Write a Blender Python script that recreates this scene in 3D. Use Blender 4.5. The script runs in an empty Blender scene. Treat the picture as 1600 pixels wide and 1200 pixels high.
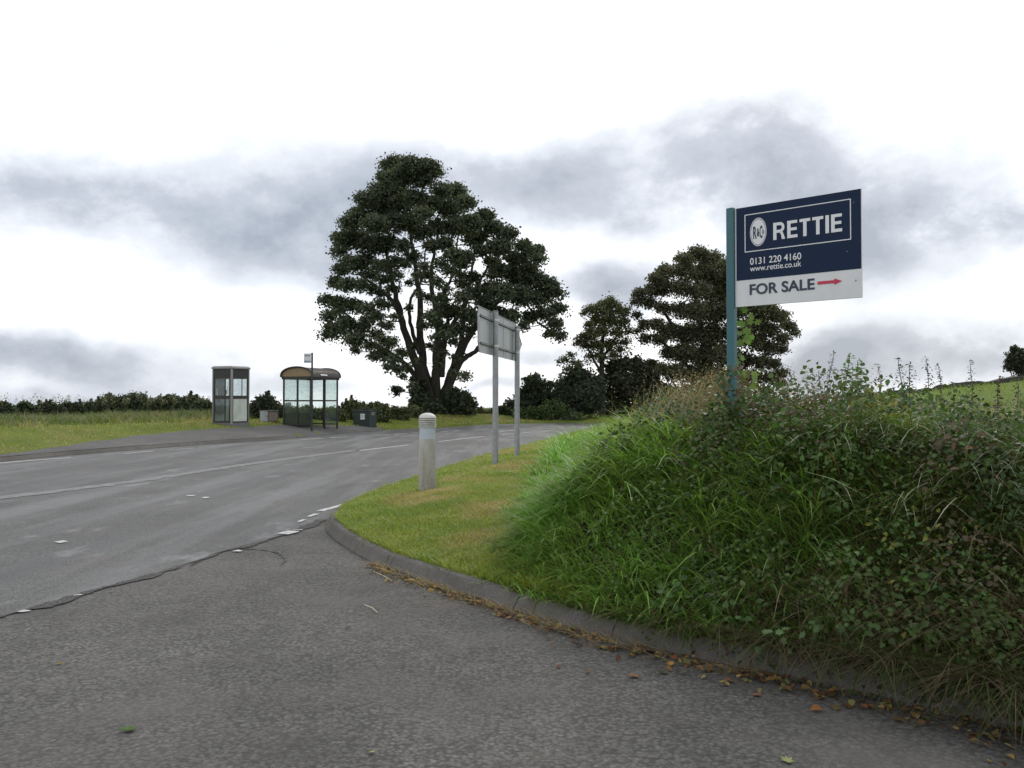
import bpy, bmesh, math, random
import numpy as np
from mathutils import Vector, Matrix, Euler

scene = bpy.context.scene
COL = scene.collection
PI = math.pi
R = math.radians
EYE = 1.5
FPX = 1294.0
HOR = 625.0

# ------------------------------------------------------------ camera
cam_d = bpy.data.cameras.new("Camera")
cam = bpy.data.objects.new("Camera", cam_d)
COL.objects.link(cam)
cam.location = (0, 0, EYE)
cam.rotation_euler = (R(90) + math.atan((HOR - 600) / FPX), 0, 0)
cam_d.sensor_width = 36
cam_d.lens = 36 * FPX / 1600
cam_d.clip_start = 0.05
cam_d.clip_end = 3000
scene.camera = cam

# ------------------------------------------------------------ exposure
scene.view_settings.view_transform = 'Standard'
scene.view_settings.look = 'None'
scene.view_settings.gamma = 1
scene.view_settings.exposure = 0.0
scene.cycles.max_bounces = 6
scene.cycles.transparent_max_bounces = 16
scene.cycles.use_denoising = True

SUN_EL, SUN_AZ = 38.0, 20.0   # azimuth clockwise from +Y (the view direction)

# ------------------------------------------------------------ world
world = bpy.data.worlds.new("World")
scene.world = world
world.use_nodes = True
def build_world():
    nt = world.node_tree
    nt.nodes.clear()
    L = nt.links.new
    def N(t, **k):
        n = nt.nodes.new(t)
        for a, b in k.items():
            setattr(n, a, b)
        return n
    def M(op, a, b=None, c=None, clamp=False):
        n = N('ShaderNodeMath', operation=op, use_clamp=clamp)
        for i, v in enumerate((a, b, c)):
            if v is None: continue
            if isinstance(v, (int, float)): n.inputs[i].default_value = v
            else: L(v, n.inputs[i])
        return n.outputs[0]
    out = N('ShaderNodeOutputWorld')
    bg = N('ShaderNodeBackground')
    bg.inputs['Strength'].default_value = 0.1
    sky = N('ShaderNodeTexSky', sky_type='NISHITA', sun_disc=False)
    sky.sun_elevation = R(SUN_EL)
    sky.sun_rotation = R(SUN_AZ)
    sky.air_density = 1.0; sky.dust_density = 2.0
    tc = N('ShaderNodeTexCoord')
    sep = N('ShaderNodeSeparateXYZ'); L(tc.outputs['Generated'], sep.inputs[0])
    X, Y, Z = sep.outputs
    # cloud deck coordinates: a layer overhead seen in perspective
    zz = M('ADD', M('MAXIMUM', Z, 0.0), 0.14)
    cx = M('DIVIDE', X, zz); cy = M('DIVIDE', Y, zz)
    cmb = N('ShaderNodeCombineXYZ'); L(cx, cmb.inputs[0]); L(cy, cmb.inputs[1])
    n1 = N('ShaderNodeTexNoise'); n1.inputs['Scale'].default_value = 1.1
    n1.inputs['Detail'].default_value = 9; n1.inputs['Roughness'].default_value = 0.55
    L(cmb.outputs[0], n1.inputs['Vector'])
    n2 = N('ShaderNodeTexNoise'); n2.inputs['Scale'].default_value = 4.0
    n2.inputs['Detail'].default_value = 8; n2.inputs['Roughness'].default_value = 0.52
    mp = N('ShaderNodeMapping'); mp.inputs['Scale'].default_value = (1, 1, 1.45)
    L(tc.outputs['Generated'], mp.inputs[0]); L(mp.outputs[0], n2.inputs['Vector'])
    n3 = N('ShaderNodeTexNoise'); n3.inputs['Scale'].default_value = 10.0
    n3.inputs['Detail'].default_value = 12; n3.inputs['Roughness'].default_value = 0.6
    L(mp.outputs[0], n3.inputs['Vector'])
    s2 = N('ShaderNodeSeparateColor'); L(n2.outputs['Color'], s2.inputs[0])
    # azimuth / elevation of the direction, warped by noise
    az = M('ARCTAN2', X, Y)
    el = M('ARCSINE', Z)
    azw = M('ADD', az, M('MULTIPLY', M('SUBTRACT', s2.outputs[0], 0.5), 0.20))
    elw = M('ADD', el, M('MULTIPLY', M('SUBTRACT', s2.outputs[1], 0.5), 0.11))
    total = None
    for (px, py, rx, ry, amp) in CLOUDS:
        a0 = math.atan2(px - 800, FPX); e0 = math.atan2(HOR - py, FPX * math.hypot(1, (px - 800) / FPX))
        ra = rx / FPX; re = ry / FPX
        da = M('DIVIDE', M('SUBTRACT', azw, a0), ra)
        de = M('DIVIDE', M('SUBTRACT', elw, e0), re)
        r2 = M('ADD', M('MULTIPLY', da, da), M('MULTIPLY', de, de))
        g = M('MULTIPLY', M('POWER', 2.718, M('MULTIPLY', r2, -1.0)), amp)
        total = g if total is None else M('ADD', total, g)
    nA = N('ShaderNodeTexNoise'); nA.inputs['Scale'].default_value = 6.0
    nA.inputs['Detail'].default_value = 13; nA.inputs['Roughness'].default_value = 0.62; nA.inputs['Distortion'].default_value = 0.1
    L(mp.outputs[0], nA.inputs['Vector'])
    total = M('MULTIPLY', total, M('MAXIMUM', M('MULTIPLY_ADD', M('SUBTRACT', nA.outputs[0], 0.5), 4.2, 1.0), 0.12))
    # generic broken cloud outside the modelled ones (behind the viewer)
    behind = M('MULTIPLY', M('SUBTRACT', n1.outputs[0], 0.52, clamp=False), 2.2)
    back = M('MULTIPLY', M('MAXIMUM', behind, 0.0), M('LESS_THAN', Y, 0.3))
    fine = M('MULTIPLY', M('SUBTRACT', n3.outputs[0], 0.5), 1.0)
    base = M('MULTIPLY', M('MULTIPLY', M('SUBTRACT', n2.outputs[0], 0.47), 0.55), 1.0)
    edge = M('MULTIPLY', fine, M('ADD', M('MULTIPLY', total, 1.0), 0.16))
    dens = M('ADD', M('ADD', total, edge), M('ADD', base, back))
    ramp = N('ShaderNodeValToRGB')
    L(dens, ramp.inputs[0])
    cr = ramp.color_ramp
    cr.elements[0].position = 0.0; cr.elements[0].color = (12.5, 12.6, 12.9, 1)
    cr.elements[1].position = 1.0; cr.elements[1].color = (4.1, 4.65, 5.5, 1)
    e = cr.elements.new(0.22); e.color = (8.9, 9.4, 10.2, 1)
    e = cr.elements.new(0.5); e.color = (6.1, 6.6, 7.5, 1)
    # blue shows only faintly through the thin cloud
    mix = N('ShaderNodeMix', data_type='RGBA'); mix.inputs[0].default_value = 0.93
    L(sky.outputs[0], mix.inputs[6]); L(ramp.outputs[0], mix.inputs[7])
    # ground below the horizon is dull
    below = M('LESS_THAN', Z, -0.02)
    mix2 = N('ShaderNodeMix', data_type='RGBA')
    L(below, mix2.inputs[0]); L(mix.outputs[2], mix2.inputs[6]); mix2.inputs[7].default_value = (1.2, 1.4, 1.2, 1)
    L(mix2.outputs[2], bg.inputs['Color'])
    L(bg.outputs[0], out.inputs[0])
CLOUDS = [
    (1360, 270, 120, 80, 0.34), (1040, 215, 90, 50, 0.22), (1240, 320, 100, 60, 0.25), (540, 330, 90, 50, 0.25),
    (420, 345, 210, 62, 0.50), (150, 300, 260, 55, 0.38), (560, 395, 110, 40, 0.38), (0, 240, 80, 50, 0.25),
    (690, 275, 150, 55, 0.42), (880, 255, 120, 40, 0.40), (900, 320, 60, 50, 0.25),
    (1170, 235, 120, 75, 0.55), (1060, 300, 110, 50, 0.35), (1400, 335, 120, 60, 0.68), (1290, 400, 130, 45, 0.5), (1180, 165, 90, 40, 0.3),
    (930, 462, 80, 40, 0.85), (1000, 345, 60, 30, 0.35),
    (1450, 545, 190, 42, 0.78), (1580, 345, 60, 30, 0.5), (1290, 560, 60, 40, 0.6),
    (150, 568, 170, 24, 0.55), (30, 550, 70, 20, 0.45), (40, 615, 160, 12, 0.4), (330, 600, 120, 14, 0.22),
    (860, 570, 70, 16, 0.4), (480, 590, 90, 12, 0.2), (760, 620, 80, 10, 0.25),
]
build_world()

# ------------------------------------------------------------ sun (veiled by cloud)
sd = bpy.data.lights.new("Sun", 'SUN')
sd.energy = 1.1
sd.angle = R(14)
sd.color = (1.0, 0.95, 0.86)
sun = bpy.data.objects.new("Sun", sd)
COL.objects.link(sun)
_sv = Vector((math.sin(R(SUN_AZ)) * math.cos(R(SUN_EL)), math.cos(R(SUN_AZ)) * math.cos(R(SUN_EL)), math.sin(R(SUN_EL))))
sun.rotation_euler = _sv.to_track_quat('Z', 'Y').to_euler()

# ============================================================ helpers
rng = np.random.default_rng(7)
rnd = random.Random(11)

def W(px, py, D):
    return Vector(((px - 800) / FPX * D, D, EYE + (HOR - py) / FPX * D))
def G(px, py, z=0.0):
    D = (EYE - z) * FPX / (py - HOR)
    return ((px - 800) / FPX * D, D)

def tag(o, label=None, cat=None, group=None, kind=None):
    if label: o['label'] = label
    if cat: o['category'] = cat
    if group: o['group'] = group
    if kind: o['kind'] = kind
    return o
def link(name, me, mat=None, parent=None, loc=None, rz=0.0):
    o = bpy.data.objects.new(name, me)
    COL.objects.link(o)
    if mat is not None:
        for m in (mat if isinstance(mat, (list, tuple)) else [mat]):
            me.materials.append(m)
    if parent is not None: o.parent = parent
    if loc is not None: o.location = loc
    if rz: o.rotation_euler = (0, 0, rz)
    return o
def empty(name, loc, rz=0.0, **k):
    o = bpy.data.objects.new(name, None)
    COL.objects.link(o)
    o.location = loc
    o.rotation_euler = (0, 0, rz)
    o.empty_display_size = 0.2
    return tag(o, **k)

class MB:
    def __init__(s):
        s.v = []; s.f = []; s.smooth = []
    def add(s, vs, fs, smooth=False):
        b = len(s.v)
        s.v += [tuple(p) for p in vs]
        s.f += [tuple(i + b for i in f) for f in fs]
        s.smooth += [smooth] * len(fs)
        return s
    def box(s, c, size, rot=None):
        x, y, z = (d / 2 for d in size)
        vs = [Vector(p) for p in ((-x,-y,-z),(x,-y,-z),(x,y,-z),(-x,y,-z),(-x,-y,z),(x,-y,z),(x,y,z),(-x,y,z))]
        if rot is not None:
            m = Euler(rot).to_matrix(); vs = [m @ p for p in vs]
        c = Vector(c)
        return s.add([p + c for p in vs], [(0,3,2,1),(4,5,6,7),(0,1,5,4),(1,2,6,5),(2,3,7,6),(3,0,4,7)])
    def bbox(s, c, size, b=0.004):
        """box with chamfered edges (bevelled top view outline and top/bottom)"""
        x, y, z = (d / 2 for d in size)
        def ring(ix, h):
            a, e = x - ix, y - ix
            k = min(b, a * .9, e * .9)
            return [(-a+k,-e,h),(a-k,-e,h),(a,-e+k,h),(a,e-k,h),(a-k,e,h),(-a+k,e,h),(-a,e-k,h),(-a,-e+k,h)]
        rs = [ring(b, -z), ring(0, -z + b), ring(0, z - b), ring(b, z)]
        vs = [(p[0]+c[0], p[1]+c[1], p[2]+c[2]) for r_ in rs for p in r_]
        fs = [tuple(reversed(range(8))), tuple(range(24, 32))]
        for k in range(3):
            for i in range(8):
                j = (i + 1) % 8
                fs.append((k*8+i, k*8+j, (k+1)*8+j, (k+1)*8+i))
        return s.add(vs, fs)
    def tube(s, pts, rads, n=8, cap=True):
        pts = [Vector(p) for p in pts]
        if isinstance(rads, (int, float)): rads = [rads] * len(pts)
        vs = []; fs = []
        prev = None
        for i, p in enumerate(pts):
            t = (pts[min(i+1, len(pts)-1)] - pts[max(i-1, 0)])
            if t.length < 1e-9: t = Vector((0, 0, 1))
            t.normalize()
            if prev is None:
                ref = Vector((1, 0, 0)) if abs(t.z) > .8 else Vector((0, 0, 1))
                a = t.cross(ref).normalized()
            else:
                a = (prev - t * prev.dot(t))
                a = a.normalized() if a.length > 1e-6 else t.orthogonal().normalized()
            prev = a
            b = t.cross(a)
            for k in range(n):
                an = 2 * PI * k / n
                vs.append(p + (a * math.cos(an) + b * math.sin(an)) * rads[i])
        for i in range(len(pts) - 1):
            for k in range(n):
                j = (k + 1) % n
                fs.append((i*n+k, i*n+j, (i+1)*n+j, (i+1)*n+k))
        if cap:
            fs.append(tuple(reversed(range(n))))
            fs.append(tuple(range((len(pts)-1)*n, len(pts)*n)))
        return s.add(vs, fs, True)
    def lathe(s, prof, n=32, c=(0, 0, 0)):
        vs = []; fs = []
        for r_, z in prof:
            for k in range(n):
                a = 2 * PI * k / n
                vs.append((c[0] + r_ * math.cos(a), c[1] + r_ * math.sin(a), c[2] + z))
        for i in range(len(prof) - 1):
            for k in range(n):
                j = (k + 1) % n
                fs.append((i*n+k, i*n+j, (i+1)*n+j, (i+1)*n+k))
        fs.append(tuple(reversed(range(n))))
        fs.append(tuple(range((len(prof)-1)*n, len(prof)*n)))
        return s.add(vs, fs, True)
    def prism(s, poly, y0, y1):
        """polygon in XZ extruded along Y"""
        n = len(poly)
        vs = [(x, y0, z) for x, z in poly] + [(x, y1, z) for x, z in poly]
        fs = [tuple(range(n)), tuple(reversed(range(n, 2*n)))]
        for i in range(n):
            j = (i + 1) % n
            fs.append((j, i, n + i, n + j))
        return s.add(vs, fs)
    def build(s, name, mat, parent=None, **k):
        me = bpy.data.meshes.new(name)
        me.from_pydata(s.v, [], s.f)
        me.polygons.foreach_set('use_smooth', s.smooth)
        bm = bmesh.new(); bm.from_mesh(me)
        bmesh.ops.recalc_face_normals(bm, faces=bm.faces)
        bm.to_mesh(me); bm.free()
        if any(s.smooth) :
            try: me.set_sharp_from_angle(angle=R(40))
            except Exception: pass
        return link(name, me, mat, parent, **k)

def np_mesh(name, V, T, color=None, smooth=False):
    """fast mesh from arrays: V (n,3), T (m,k) with k = 3 or 4"""
    me = bpy.data.meshes.new(name)
    V = np.ascontiguousarray(V, dtype=np.float32); T = np.ascontiguousarray(T, dtype=np.int32)
    k = T.shape[1]
    me.vertices.add(len(V)); me.vertices.foreach_set('co', V.ravel())
    me.loops.add(T.size); me.loops.foreach_set('vertex_index', T.ravel())
    me.polygons.add(len(T))
    me.polygons.foreach_set('loop_start', np.arange(len(T), dtype=np.int32) * k)
    me.polygons.foreach_set('loop_total', np.full(len(T), k, dtype=np.int32))
    if smooth: me.polygons.foreach_set('use_smooth', np.ones(len(T), dtype=bool))
    me.update(calc_edges=True)
    if color is not None:
        at = me.color_attributes.new('tint', 'FLOAT_COLOR', 'POINT')
        c = np.ones((len(V), 4), dtype=np.float32); c[:, :3] = color
        at.data.foreach_set('color', c.ravel())
    return me

# value noise (2-D)
_ng = rng.random((256, 256))
def vnoise(x, y, s=1.0):
    x = np.asarray(x, float) / s + 1000.3; y = np.asarray(y, float) / s + 700.7
    xi = np.floor(x).astype(int); yi = np.floor(y).astype(int)
    fx = x - xi; fy = y - yi
    fx = fx * fx * (3 - 2 * fx); fy = fy * fy * (3 - 2 * fy)
    g = lambda a, b: _ng[a % 256, b % 256]
    return (g(xi, yi) * (1-fx) + g(xi+1, yi) * fx) * (1-fy) + (g(xi, yi+1) * (1-fx) + g(xi+1, yi+1) * fx) * fy
def fbm(x, y, s=1.0, o=3):
    t = 0; a = 1; n = 0
    for i in range(o):
        t = t + a * vnoise(x + 17 * i, y - 9 * i, s / 2**i); n += a; a *= .55
    return t / n

def catmull(pts, step=0.3):
    P = [np.array(p, float) for p in pts]
    P = [2*P[0]-P[1]] + P + [2*P[-1]-P[-2]]
    out = []
    for i in range(1, len(P) - 2):
        p0, p1, p2, p3 = P[i-1:i+3]
        n = max(2, int(np.linalg.norm(p2 - p1) / step))
        n = min(n, 60)
        for k in range(n):
            t = k / n
            out.append(0.5 * ((2*p1) + (-p0+p2)*t + (2*p0-5*p1+4*p2-p3)*t*t + (-p0+3*p1-3*p2+p3)*t**3))
    out.append(P[-2])
    return np.array(out)
def dist_poly(x, y, P):
    """unsigned distance of the points to polyline P"""
    x = np.asarray(x, float).ravel(); y = np.asarray(y, float).ravel()
    best = np.full(x.shape, 1e18)
    for a, b in zip(P[:-1], P[1:]):
        d = b - a; l2 = d @ d + 1e-12
        t = np.clip(((x - a[0]) * d[0] + (y - a[1]) * d[1]) / l2, 0, 1)
        q = (x - a[0] - t*d[0])**2 + (y - a[1] - t*d[1])**2
        np.minimum(best, q, out=best)
    return np.sqrt(best)
def inside(x, y, P):
    x = np.asarray(x, float).ravel(); y = np.asarray(y, float).ravel()
    r = np.zeros(x.shape, bool)
    n = len(P)
    for i in range(n):
        x1, y1 = P[i]; x2, y2 = P[(i+1) % n]
        c = (y1 > y) != (y2 > y)
        if y1 == y2: continue
        r ^= c & (x < (x2-x1) * (y-y1) / (y2-y1) + x1)
    return r
def sd(x, y, line, close):
    d = dist_poly(x, y, line)
    i = inside(x, y, np.vstack([line, np.array(close, float)]))
    return np.where(i, d, -d)
def sstep(a, b, x):
    t = np.clip((x - a) / (b - a), 0, 1)
    return t * t * (3 - 2 * t)

# ------------------------------------------------------------ plan of the junction
KL = catmull([(12,-2.4),(6,1.0),(3.6,2.72)] + [G(*p) for p in ((1600,1142),(1450,1108),(1300,1072),(1150,1042),(1000,1010),(850,970),(750,938),(660,908),(590,882),(545,858),(518,838),(510,822),(522,804),(565,783),(620,762),(690,739),(770,713),(860,690),(940,671))] + [(10,47),(20,53),(40,62),(80,82)], 0.12)
KC = [(400,110),(400,-60),(12,-60)]
TL = catmull([(12,-2.15),(6,1.25),(3.6,2.98),(2.33,3.98),(1.67,4.52),(.95,5.08),(.38,5.62),(-.12,6.45),(-.02,7.9),(.26,9.8),(.46,12),(.72,15),(1.15,19),(1.85,25),(3.1,31),(6.0,42),(10.8,46),(20.4,52),(40.4,61),(80,80)], 0.25)
FL = catmull([(-16,-20),(-15.2,-8),(-14.2,4),(-13.3,12)] + [G(*p) for p in ((0,722),(200,704),(355,692.5),(450,686),(540,677),(600,672.5),(640,670),(700,667.5))] + [(-1.6,50),(2.6,53.5),(7,54.5),(14,57.5),(26,64),(50,78),(80,96)], 0.4)
FC = [(80,600),(-500,600),(-500,-20)]

def amp_y(y):
    return 0.98 - 0.42 * sstep(8, 16, y) - 0.2 * sstep(16, 30, y)
def H(x, y):
    sh = np.shape(x)
    x = np.asarray(x, float).ravel(); y = np.asarray(y, float).ravel()
    k = sd(x, y, KL, KC); t = sd(x, y, TL, KC); f = sd(x, y, FL, FC)
    z = np.full(x.shape, -0.10)
    zk = 0.10 + 0.125 * np.clip(k, 0, 1.6) + (fbm(x, y, 1.3) - .5) * 0.07 * sstep(.2, .8, k)
    zk = zk + amp_y(y) * (1 - .30 * sstep(2.3, 4.6, x) * (y < 14)) * sstep(-.05, 1.45 + .35 * sstep(7.5, 11, y), t) * (1 - .25 * (fbm(x, y, 2.2) - .2))
    zk = zk + 0.125 * np.clip(t - 3.5, 0, 20) + (fbm(x, y, 9) - .5) * .25 * sstep(4, 12, t)
    z = np.where(k > 0.05, zk, z)
    a = 1 - .7 * sstep(-3, 2, x) * (y > 20)
    zf = 0.095 + 0.13 * np.clip(f, 0, 3.8) * a + (fbm(x, y, 2.5) - .5) * .12 * sstep(1.5, 3, f)
    zf = zf - sstep(14, 120, f) * 2.2 * sstep(30, -5, x)
    z = np.where(f > 0.16, zf, z)
    return z.reshape(sh)
def h1(x, y):
    return float(H(np.array([x]), np.array([y]))[0])

# ============================================================ materials
def new_mat(name):
    m = bpy.data.materials.new(name); m.use_nodes = True
    nt = m.node_tree; nt.nodes.clear()
    out = nt.nodes.new('ShaderNodeOutputMaterial')
    return m, nt, out
def NN(nt, t, inp=None, **k):
    n = nt.nodes.new(t)
    for a, b in k.items(): setattr(n, a, b)
    for a, b in (inp or {}).items():
        if hasattr(b, 'is_output') or isinstance(b, bpy.types.NodeSocket): nt.links.new(b, n.inputs[a])
        else: n.inputs[a].default_value = b
    return n
def mixc(nt, f, a, b, mode='MIX'):
    n = nt.nodes.new('ShaderNodeMix'); n.data_type = 'RGBA'; n.blend_type = mode
    for i, v in ((0, f), (6, a), (7, b)):
        if isinstance(v, bpy.types.NodeSocket): nt.links.new(v, n.inputs[i])
        else: n.inputs[i].default_value = v if i == 0 or len(v) == 4 else (*v, 1)
    return n.outputs[2]
def ramp(nt, fac, stops):
    n = nt.nodes.new('ShaderNodeValToRGB'); nt.links.new(fac, n.inputs[0])
    cr = n.color_ramp
    while len(cr.elements) < len(stops): cr.elements.new(.5)
    for e, (p, c) in zip(cr.elements, stops):
        e.position = p
        e.color = (c, c, c, 1) if isinstance(c, (int, float)) else (*c, 1)
    return n.outputs[0]
def noise(nt, vec, scale, detail=4, rough=.55):
    n = NN(nt, 'ShaderNodeTexNoise', {'Scale': scale, 'Detail': detail, 'Roughness': rough})
    nt.links.new(vec, n.inputs['Vector'])
    return n.outputs[0]
def objco(nt, scale=(1,1,1), rot=(0,0,0)):
    tc = nt.nodes.new('ShaderNodeTexCoord')
    mp = nt.nodes.new('ShaderNodeMapping')
    mp.inputs['Scale'].default_value = scale; mp.inputs['Rotation'].default_value = rot
    nt.links.new(tc.outputs['Object'], mp.inputs[0])
    return mp.outputs[0]
def bump(nt, h, dist, strength=1.0):
    n = NN(nt, 'ShaderNodeBump', {'Distance': dist, 'Strength': strength}); nt.links.new(h, n.inputs['Height'])
    return n.outputs[0]
def princ(nt, out, col, rough=.6, metal=0.0, normal=None, spec=.5):
    p = nt.nodes.new('ShaderNodeBsdfPrincipled')
    for k, v in (('Base Color', col), ('Roughness', rough), ('Metallic', metal), ('Specular IOR Level', spec)):
        if isinstance(v, bpy.types.NodeSocket): nt.links.new(v, p.inputs[k])
        else: p.inputs[k].default_value = (*v, 1) if k == 'Base Color' else v
    if normal is not None: nt.links.new(normal, p.inputs['Normal'])
    nt.links.new(p.outputs[0], out.inputs[0])
    return p
def mat_simple(name, c, rough=.5, metal=0.0, var=.15, scale=6, dirt=None, spec=.5, bmp=0.0):
    m, nt, out = new_mat(name)
    co = objco(nt)
    n = noise(nt, co, scale, 6, .6)
    lo = tuple(v * (1 - var) for v in c); hi = tuple(min(1, v * (1 + var)) for v in c)
    col = ramp(nt, n, [(.3, lo), (.7, hi)])
    if dirt:
        n2 = noise(nt, objco(nt, (1, 1, .35)), scale * .7, 6, .65)
        col = mixc(nt, ramp(nt, n2, [(.5, 0.0), (.68, dirt[1])]), col, dirt[0])
    rr = ramp(nt, n, [(.3, max(0, rough - .08)), (.7, min(1, rough + .08))])
    nm = bump(nt, noise(nt, co, scale * 8, 5, .6), bmp) if bmp else None
    princ(nt, out, col, rr, metal, nm, spec)
    return m
def mat_leaf(name, trans=.35, rough=.55, boost=1.0, spec=.35):
    m, nt, out = new_mat(name)
    at = NN(nt, 'ShaderNodeAttribute', attribute_name='tint')
    p = nt.nodes.new('ShaderNodeBsdfPrincipled')
    p.inputs['Roughness'].default_value = rough
    p.inputs['Specular IOR Level'].default_value = spec
    nt.links.new(at.outputs['Color'], p.inputs['Base Color'])
    tr = nt.nodes.new('ShaderNodeBsdfTranslucent')
    tcol = mixc(nt, 1.0, at.outputs['Color'], (1.25 * boost, 1.35 * boost, .6 * boost), 'MULTIPLY')
    nt.links.new(tcol, tr.inputs[0])
    mx = nt.nodes.new('ShaderNodeMixShader'); mx.inputs[0].default_value = trans
    nt.links.new(p.outputs[0], mx.inputs[1]); nt.links.new(tr.outputs[0], mx.inputs[2])
    nt.links.new(mx.outputs[0], out.inputs[0])
    return m
def mat_bark(name, c):
    m, nt, out = new_mat(name)
    co = objco(nt, (1, 1, .25))
    n = noise(nt, co, 5, 8, .7)
    col = ramp(nt, n, [(.25, tuple(v * .5 for v in c)), (.6, c), (.8, tuple(v * 1.5 for v in c))])
    princ(nt, out, col, .9, 0, bump(nt, n, .05), .2)
    return m

def mat_asphalt(name, base, chip, scale, bdist, bands=None, contrast=1.0, rough=.85):
    m, nt, out = new_mat(name)
    co = objco(nt)
    big = noise(nt, co, .5, 5, .6)
    mid = noise(nt, co, 3.5, 6, .65)
    fine = noise(nt, co, scale * 2.2, 3, .7)
    vo = NN(nt, 'ShaderNodeTexVoronoi', {'Scale': scale, 'Randomness': 1.0}); nt.links.new(co, vo.inputs['Vector'])
    sc = nt.nodes.new('ShaderNodeSeparateColor'); nt.links.new(vo.outputs['Color'], sc.inputs[0])
    c0 = ramp(nt, sc.outputs[0], [(0, tuple(b * (1 - .45 * contrast) for b in base)), (.5, base), (.85, chip), (1, tuple(v * 1.3 for v in chip))])
    # dark binder between the stones
    gap = ramp(nt, vo.outputs['Distance'], [(.42, 0.0), (.72, .95 * contrast)])
    c1 = mixc(nt, gap, c0, tuple(b * .3 for b in base))
    c2 = mixc(nt, 1.0, c1, ramp(nt, big, [(.3, .70), (.7, 1.25)]), 'MULTIPLY')
    c3 = mixc(nt, 1.0, c2, ramp(nt, mid, [(.25, .74), (.75, 1.25)]), 'MULTIPLY')
    c3 = mixc(nt, 1.0, c3, ramp(nt, fine, [(.3, .75), (.7, 1.25)]), 'MULTIPLY')
    # scattered pinkish and brown stains
    st = noise(nt, co, 1.1, 7, .75)
    c3 = mixc(nt, ramp(nt, st, [(.56, 0.0), (.72, .45)]), c3, (base[0] * 1.35, base[1] * 1.08, base[2] * .9))
    if bands:
        for (scl, rot, sc_, lo, hi, colr, amt) in bands:
            b = noise(nt, objco(nt, scl, rot), sc_, 6, .6)
            c3 = mixc(nt, ramp(nt, b, [(lo, 0.0), (hi, amt)]), c3, colr)
    h = nt.nodes.new('ShaderNodeMath'); h.operation = 'SUBTRACT'
    nt.links.new(fine, h.inputs[0]); nt.links.new(vo.outputs['Distance'], h.inputs[1])
    princ(nt, out, c3, ramp(nt, mid, [(.3, rough - .1), (.7, min(1, rough + .05))]), 0, bump(nt, h.outputs[0], bdist), .4)
    return m

M = {}
M['side_asphalt'] = mat_asphalt('side_asphalt', (.118, .114, .108), (.126, .122, .116), 46, .008, contrast=.75,
    bands=[((1, 1, 1), (0, 0, 0), .9, .48, .66, (.128, .120, .112), .55), ((1, .6, 1), (0, 0, .5), 2.3, .54, .70, (.058, .056, .052), .6), ((1, 1, 1), (0, 0, 0), 14, .56, .72, (.050, .048, .045), .45), ((1, 1, 1), (0, 0, 1), 30, .66, .74, (.21, .20, .19), .6)])
ra = R(-18)
M['main_asphalt'] = mat_asphalt('main_asphalt', (.107, .107, .104), (.145, .145, .142), 80, .004, contrast=.85, rough=.7,
    bands=[((1.0, .10, 1), (0, 0, ra), 1.4, .46, .62, (.185, .190, .192), .55), ((1.2, .12, 1), (0, 0, ra), .9, .52, .64, (.075, .078, .082), .5),
           ((1, 1, 1), (0, 0, 0), 9, .54, .70, (.062, .062, .060), .40), ((1, .5, 1), (0, 0, R(25)), 1.9, .60, .70, (.26, .265, .265), .5)])
M['path_asphalt'] = mat_asphalt('path_asphalt', (.10, .097, .092), (.14, .135, .13), 55, .004, contrast=.6)
M['seam'] = mat_asphalt('seam', (.082, .080, .076), (.105, .103, .098), 60, .01)
M['kerb'] = mat_asphalt('kerb_concrete', (.115, .106, .098), (.135, .127, .118), 160, .002, contrast=.35,
    bands=[((1, 1, 1), (0, 0, 0), 3.0, .5, .7, (.075, .075, .06), .65)])

def mat_ground():
    m, nt, out = new_mat('grass_ground')
    co = objco(nt)
    a = noise(nt, co, .6, 6, .6); b = noise(nt, co, 3.0, 7, .7); c = noise(nt, co, 22, 6, .7)
    col = ramp(nt, a, [(.3, (.10, .15, .025)), (.55, (.165, .205, .035)), (.72, (.24, .21, .085))])
    col = mixc(nt, ramp(nt, b, [(.5, 0.0), (.7, .6)]), col, (.20, .165, .08))
    col = mixc(nt, 1.0, col, ramp(nt, c, [(.2, .45), (.8, 1.4)]), 'MULTIPLY')
    at = NN(nt, 'ShaderNodeAttribute', attribute_name='tint')
    sc = nt.nodes.new('ShaderNodeSeparateColor'); nt.links.new(at.outputs['Color'], sc.inputs[0])
    soil = ramp(nt, b, [(.3, (.022, .024, .012)), (.7, (.05, .048, .024))])
    col = mixc(nt, sc.outputs[0], col, soil)          # rank growth and bare soil under the bank
    pas = ramp(nt, a, [(.3, (.11, .18, .035)), (.7, (.17, .235, .05))])
    pas = mixc(nt, 1.0, pas, ramp(nt, c, [(.2, .7), (.8, 1.2)]), 'MULTIPLY')
    col = mixc(nt, sc.outputs[1], col, pas)           # grazed pasture
    princ(nt, out, col, .95, 0, bump(nt, c, .06), .15)
    return m
M['ground'] = mat_ground()

def mat_paint():
    m, nt, out = new_mat('road_paint')
    co = objco(nt)
    n = noise(nt, co, 14, 8, .75); n2 = noise(nt, co, 60, 5, .7)
    col = ramp(nt, n2, [(.3, (.42, .42, .41)), (.7, (.62, .62, .60))])
    col = mixc(nt, ramp(nt, n, [(.50, 0.0), (.62, .85)]), col, (.15, .155, .155))
    princ(nt, out, col, .7, 0, bump(nt, n2, .003), .4)
    return m
M['paint'] = mat_paint()
def mat_worn():
    m, nt, out = new_mat('worn_paint')
    co = objco(nt)
    n = noise(nt, co, 5, 8, .75); n2 = noise(nt, co, 60, 5, .7)
    col = ramp(nt, n2, [(.3, (.17, .172, .17)), (.7, (.26, .262, .258))])
    col = mixc(nt, ramp(nt, n, [(.38, 0.0), (.58, .95)]), col, (.135, .137, .135))
    princ(nt, out, col, .75, 0, None, .4)
    return m
M['worn'] = mat_worn()
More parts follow.
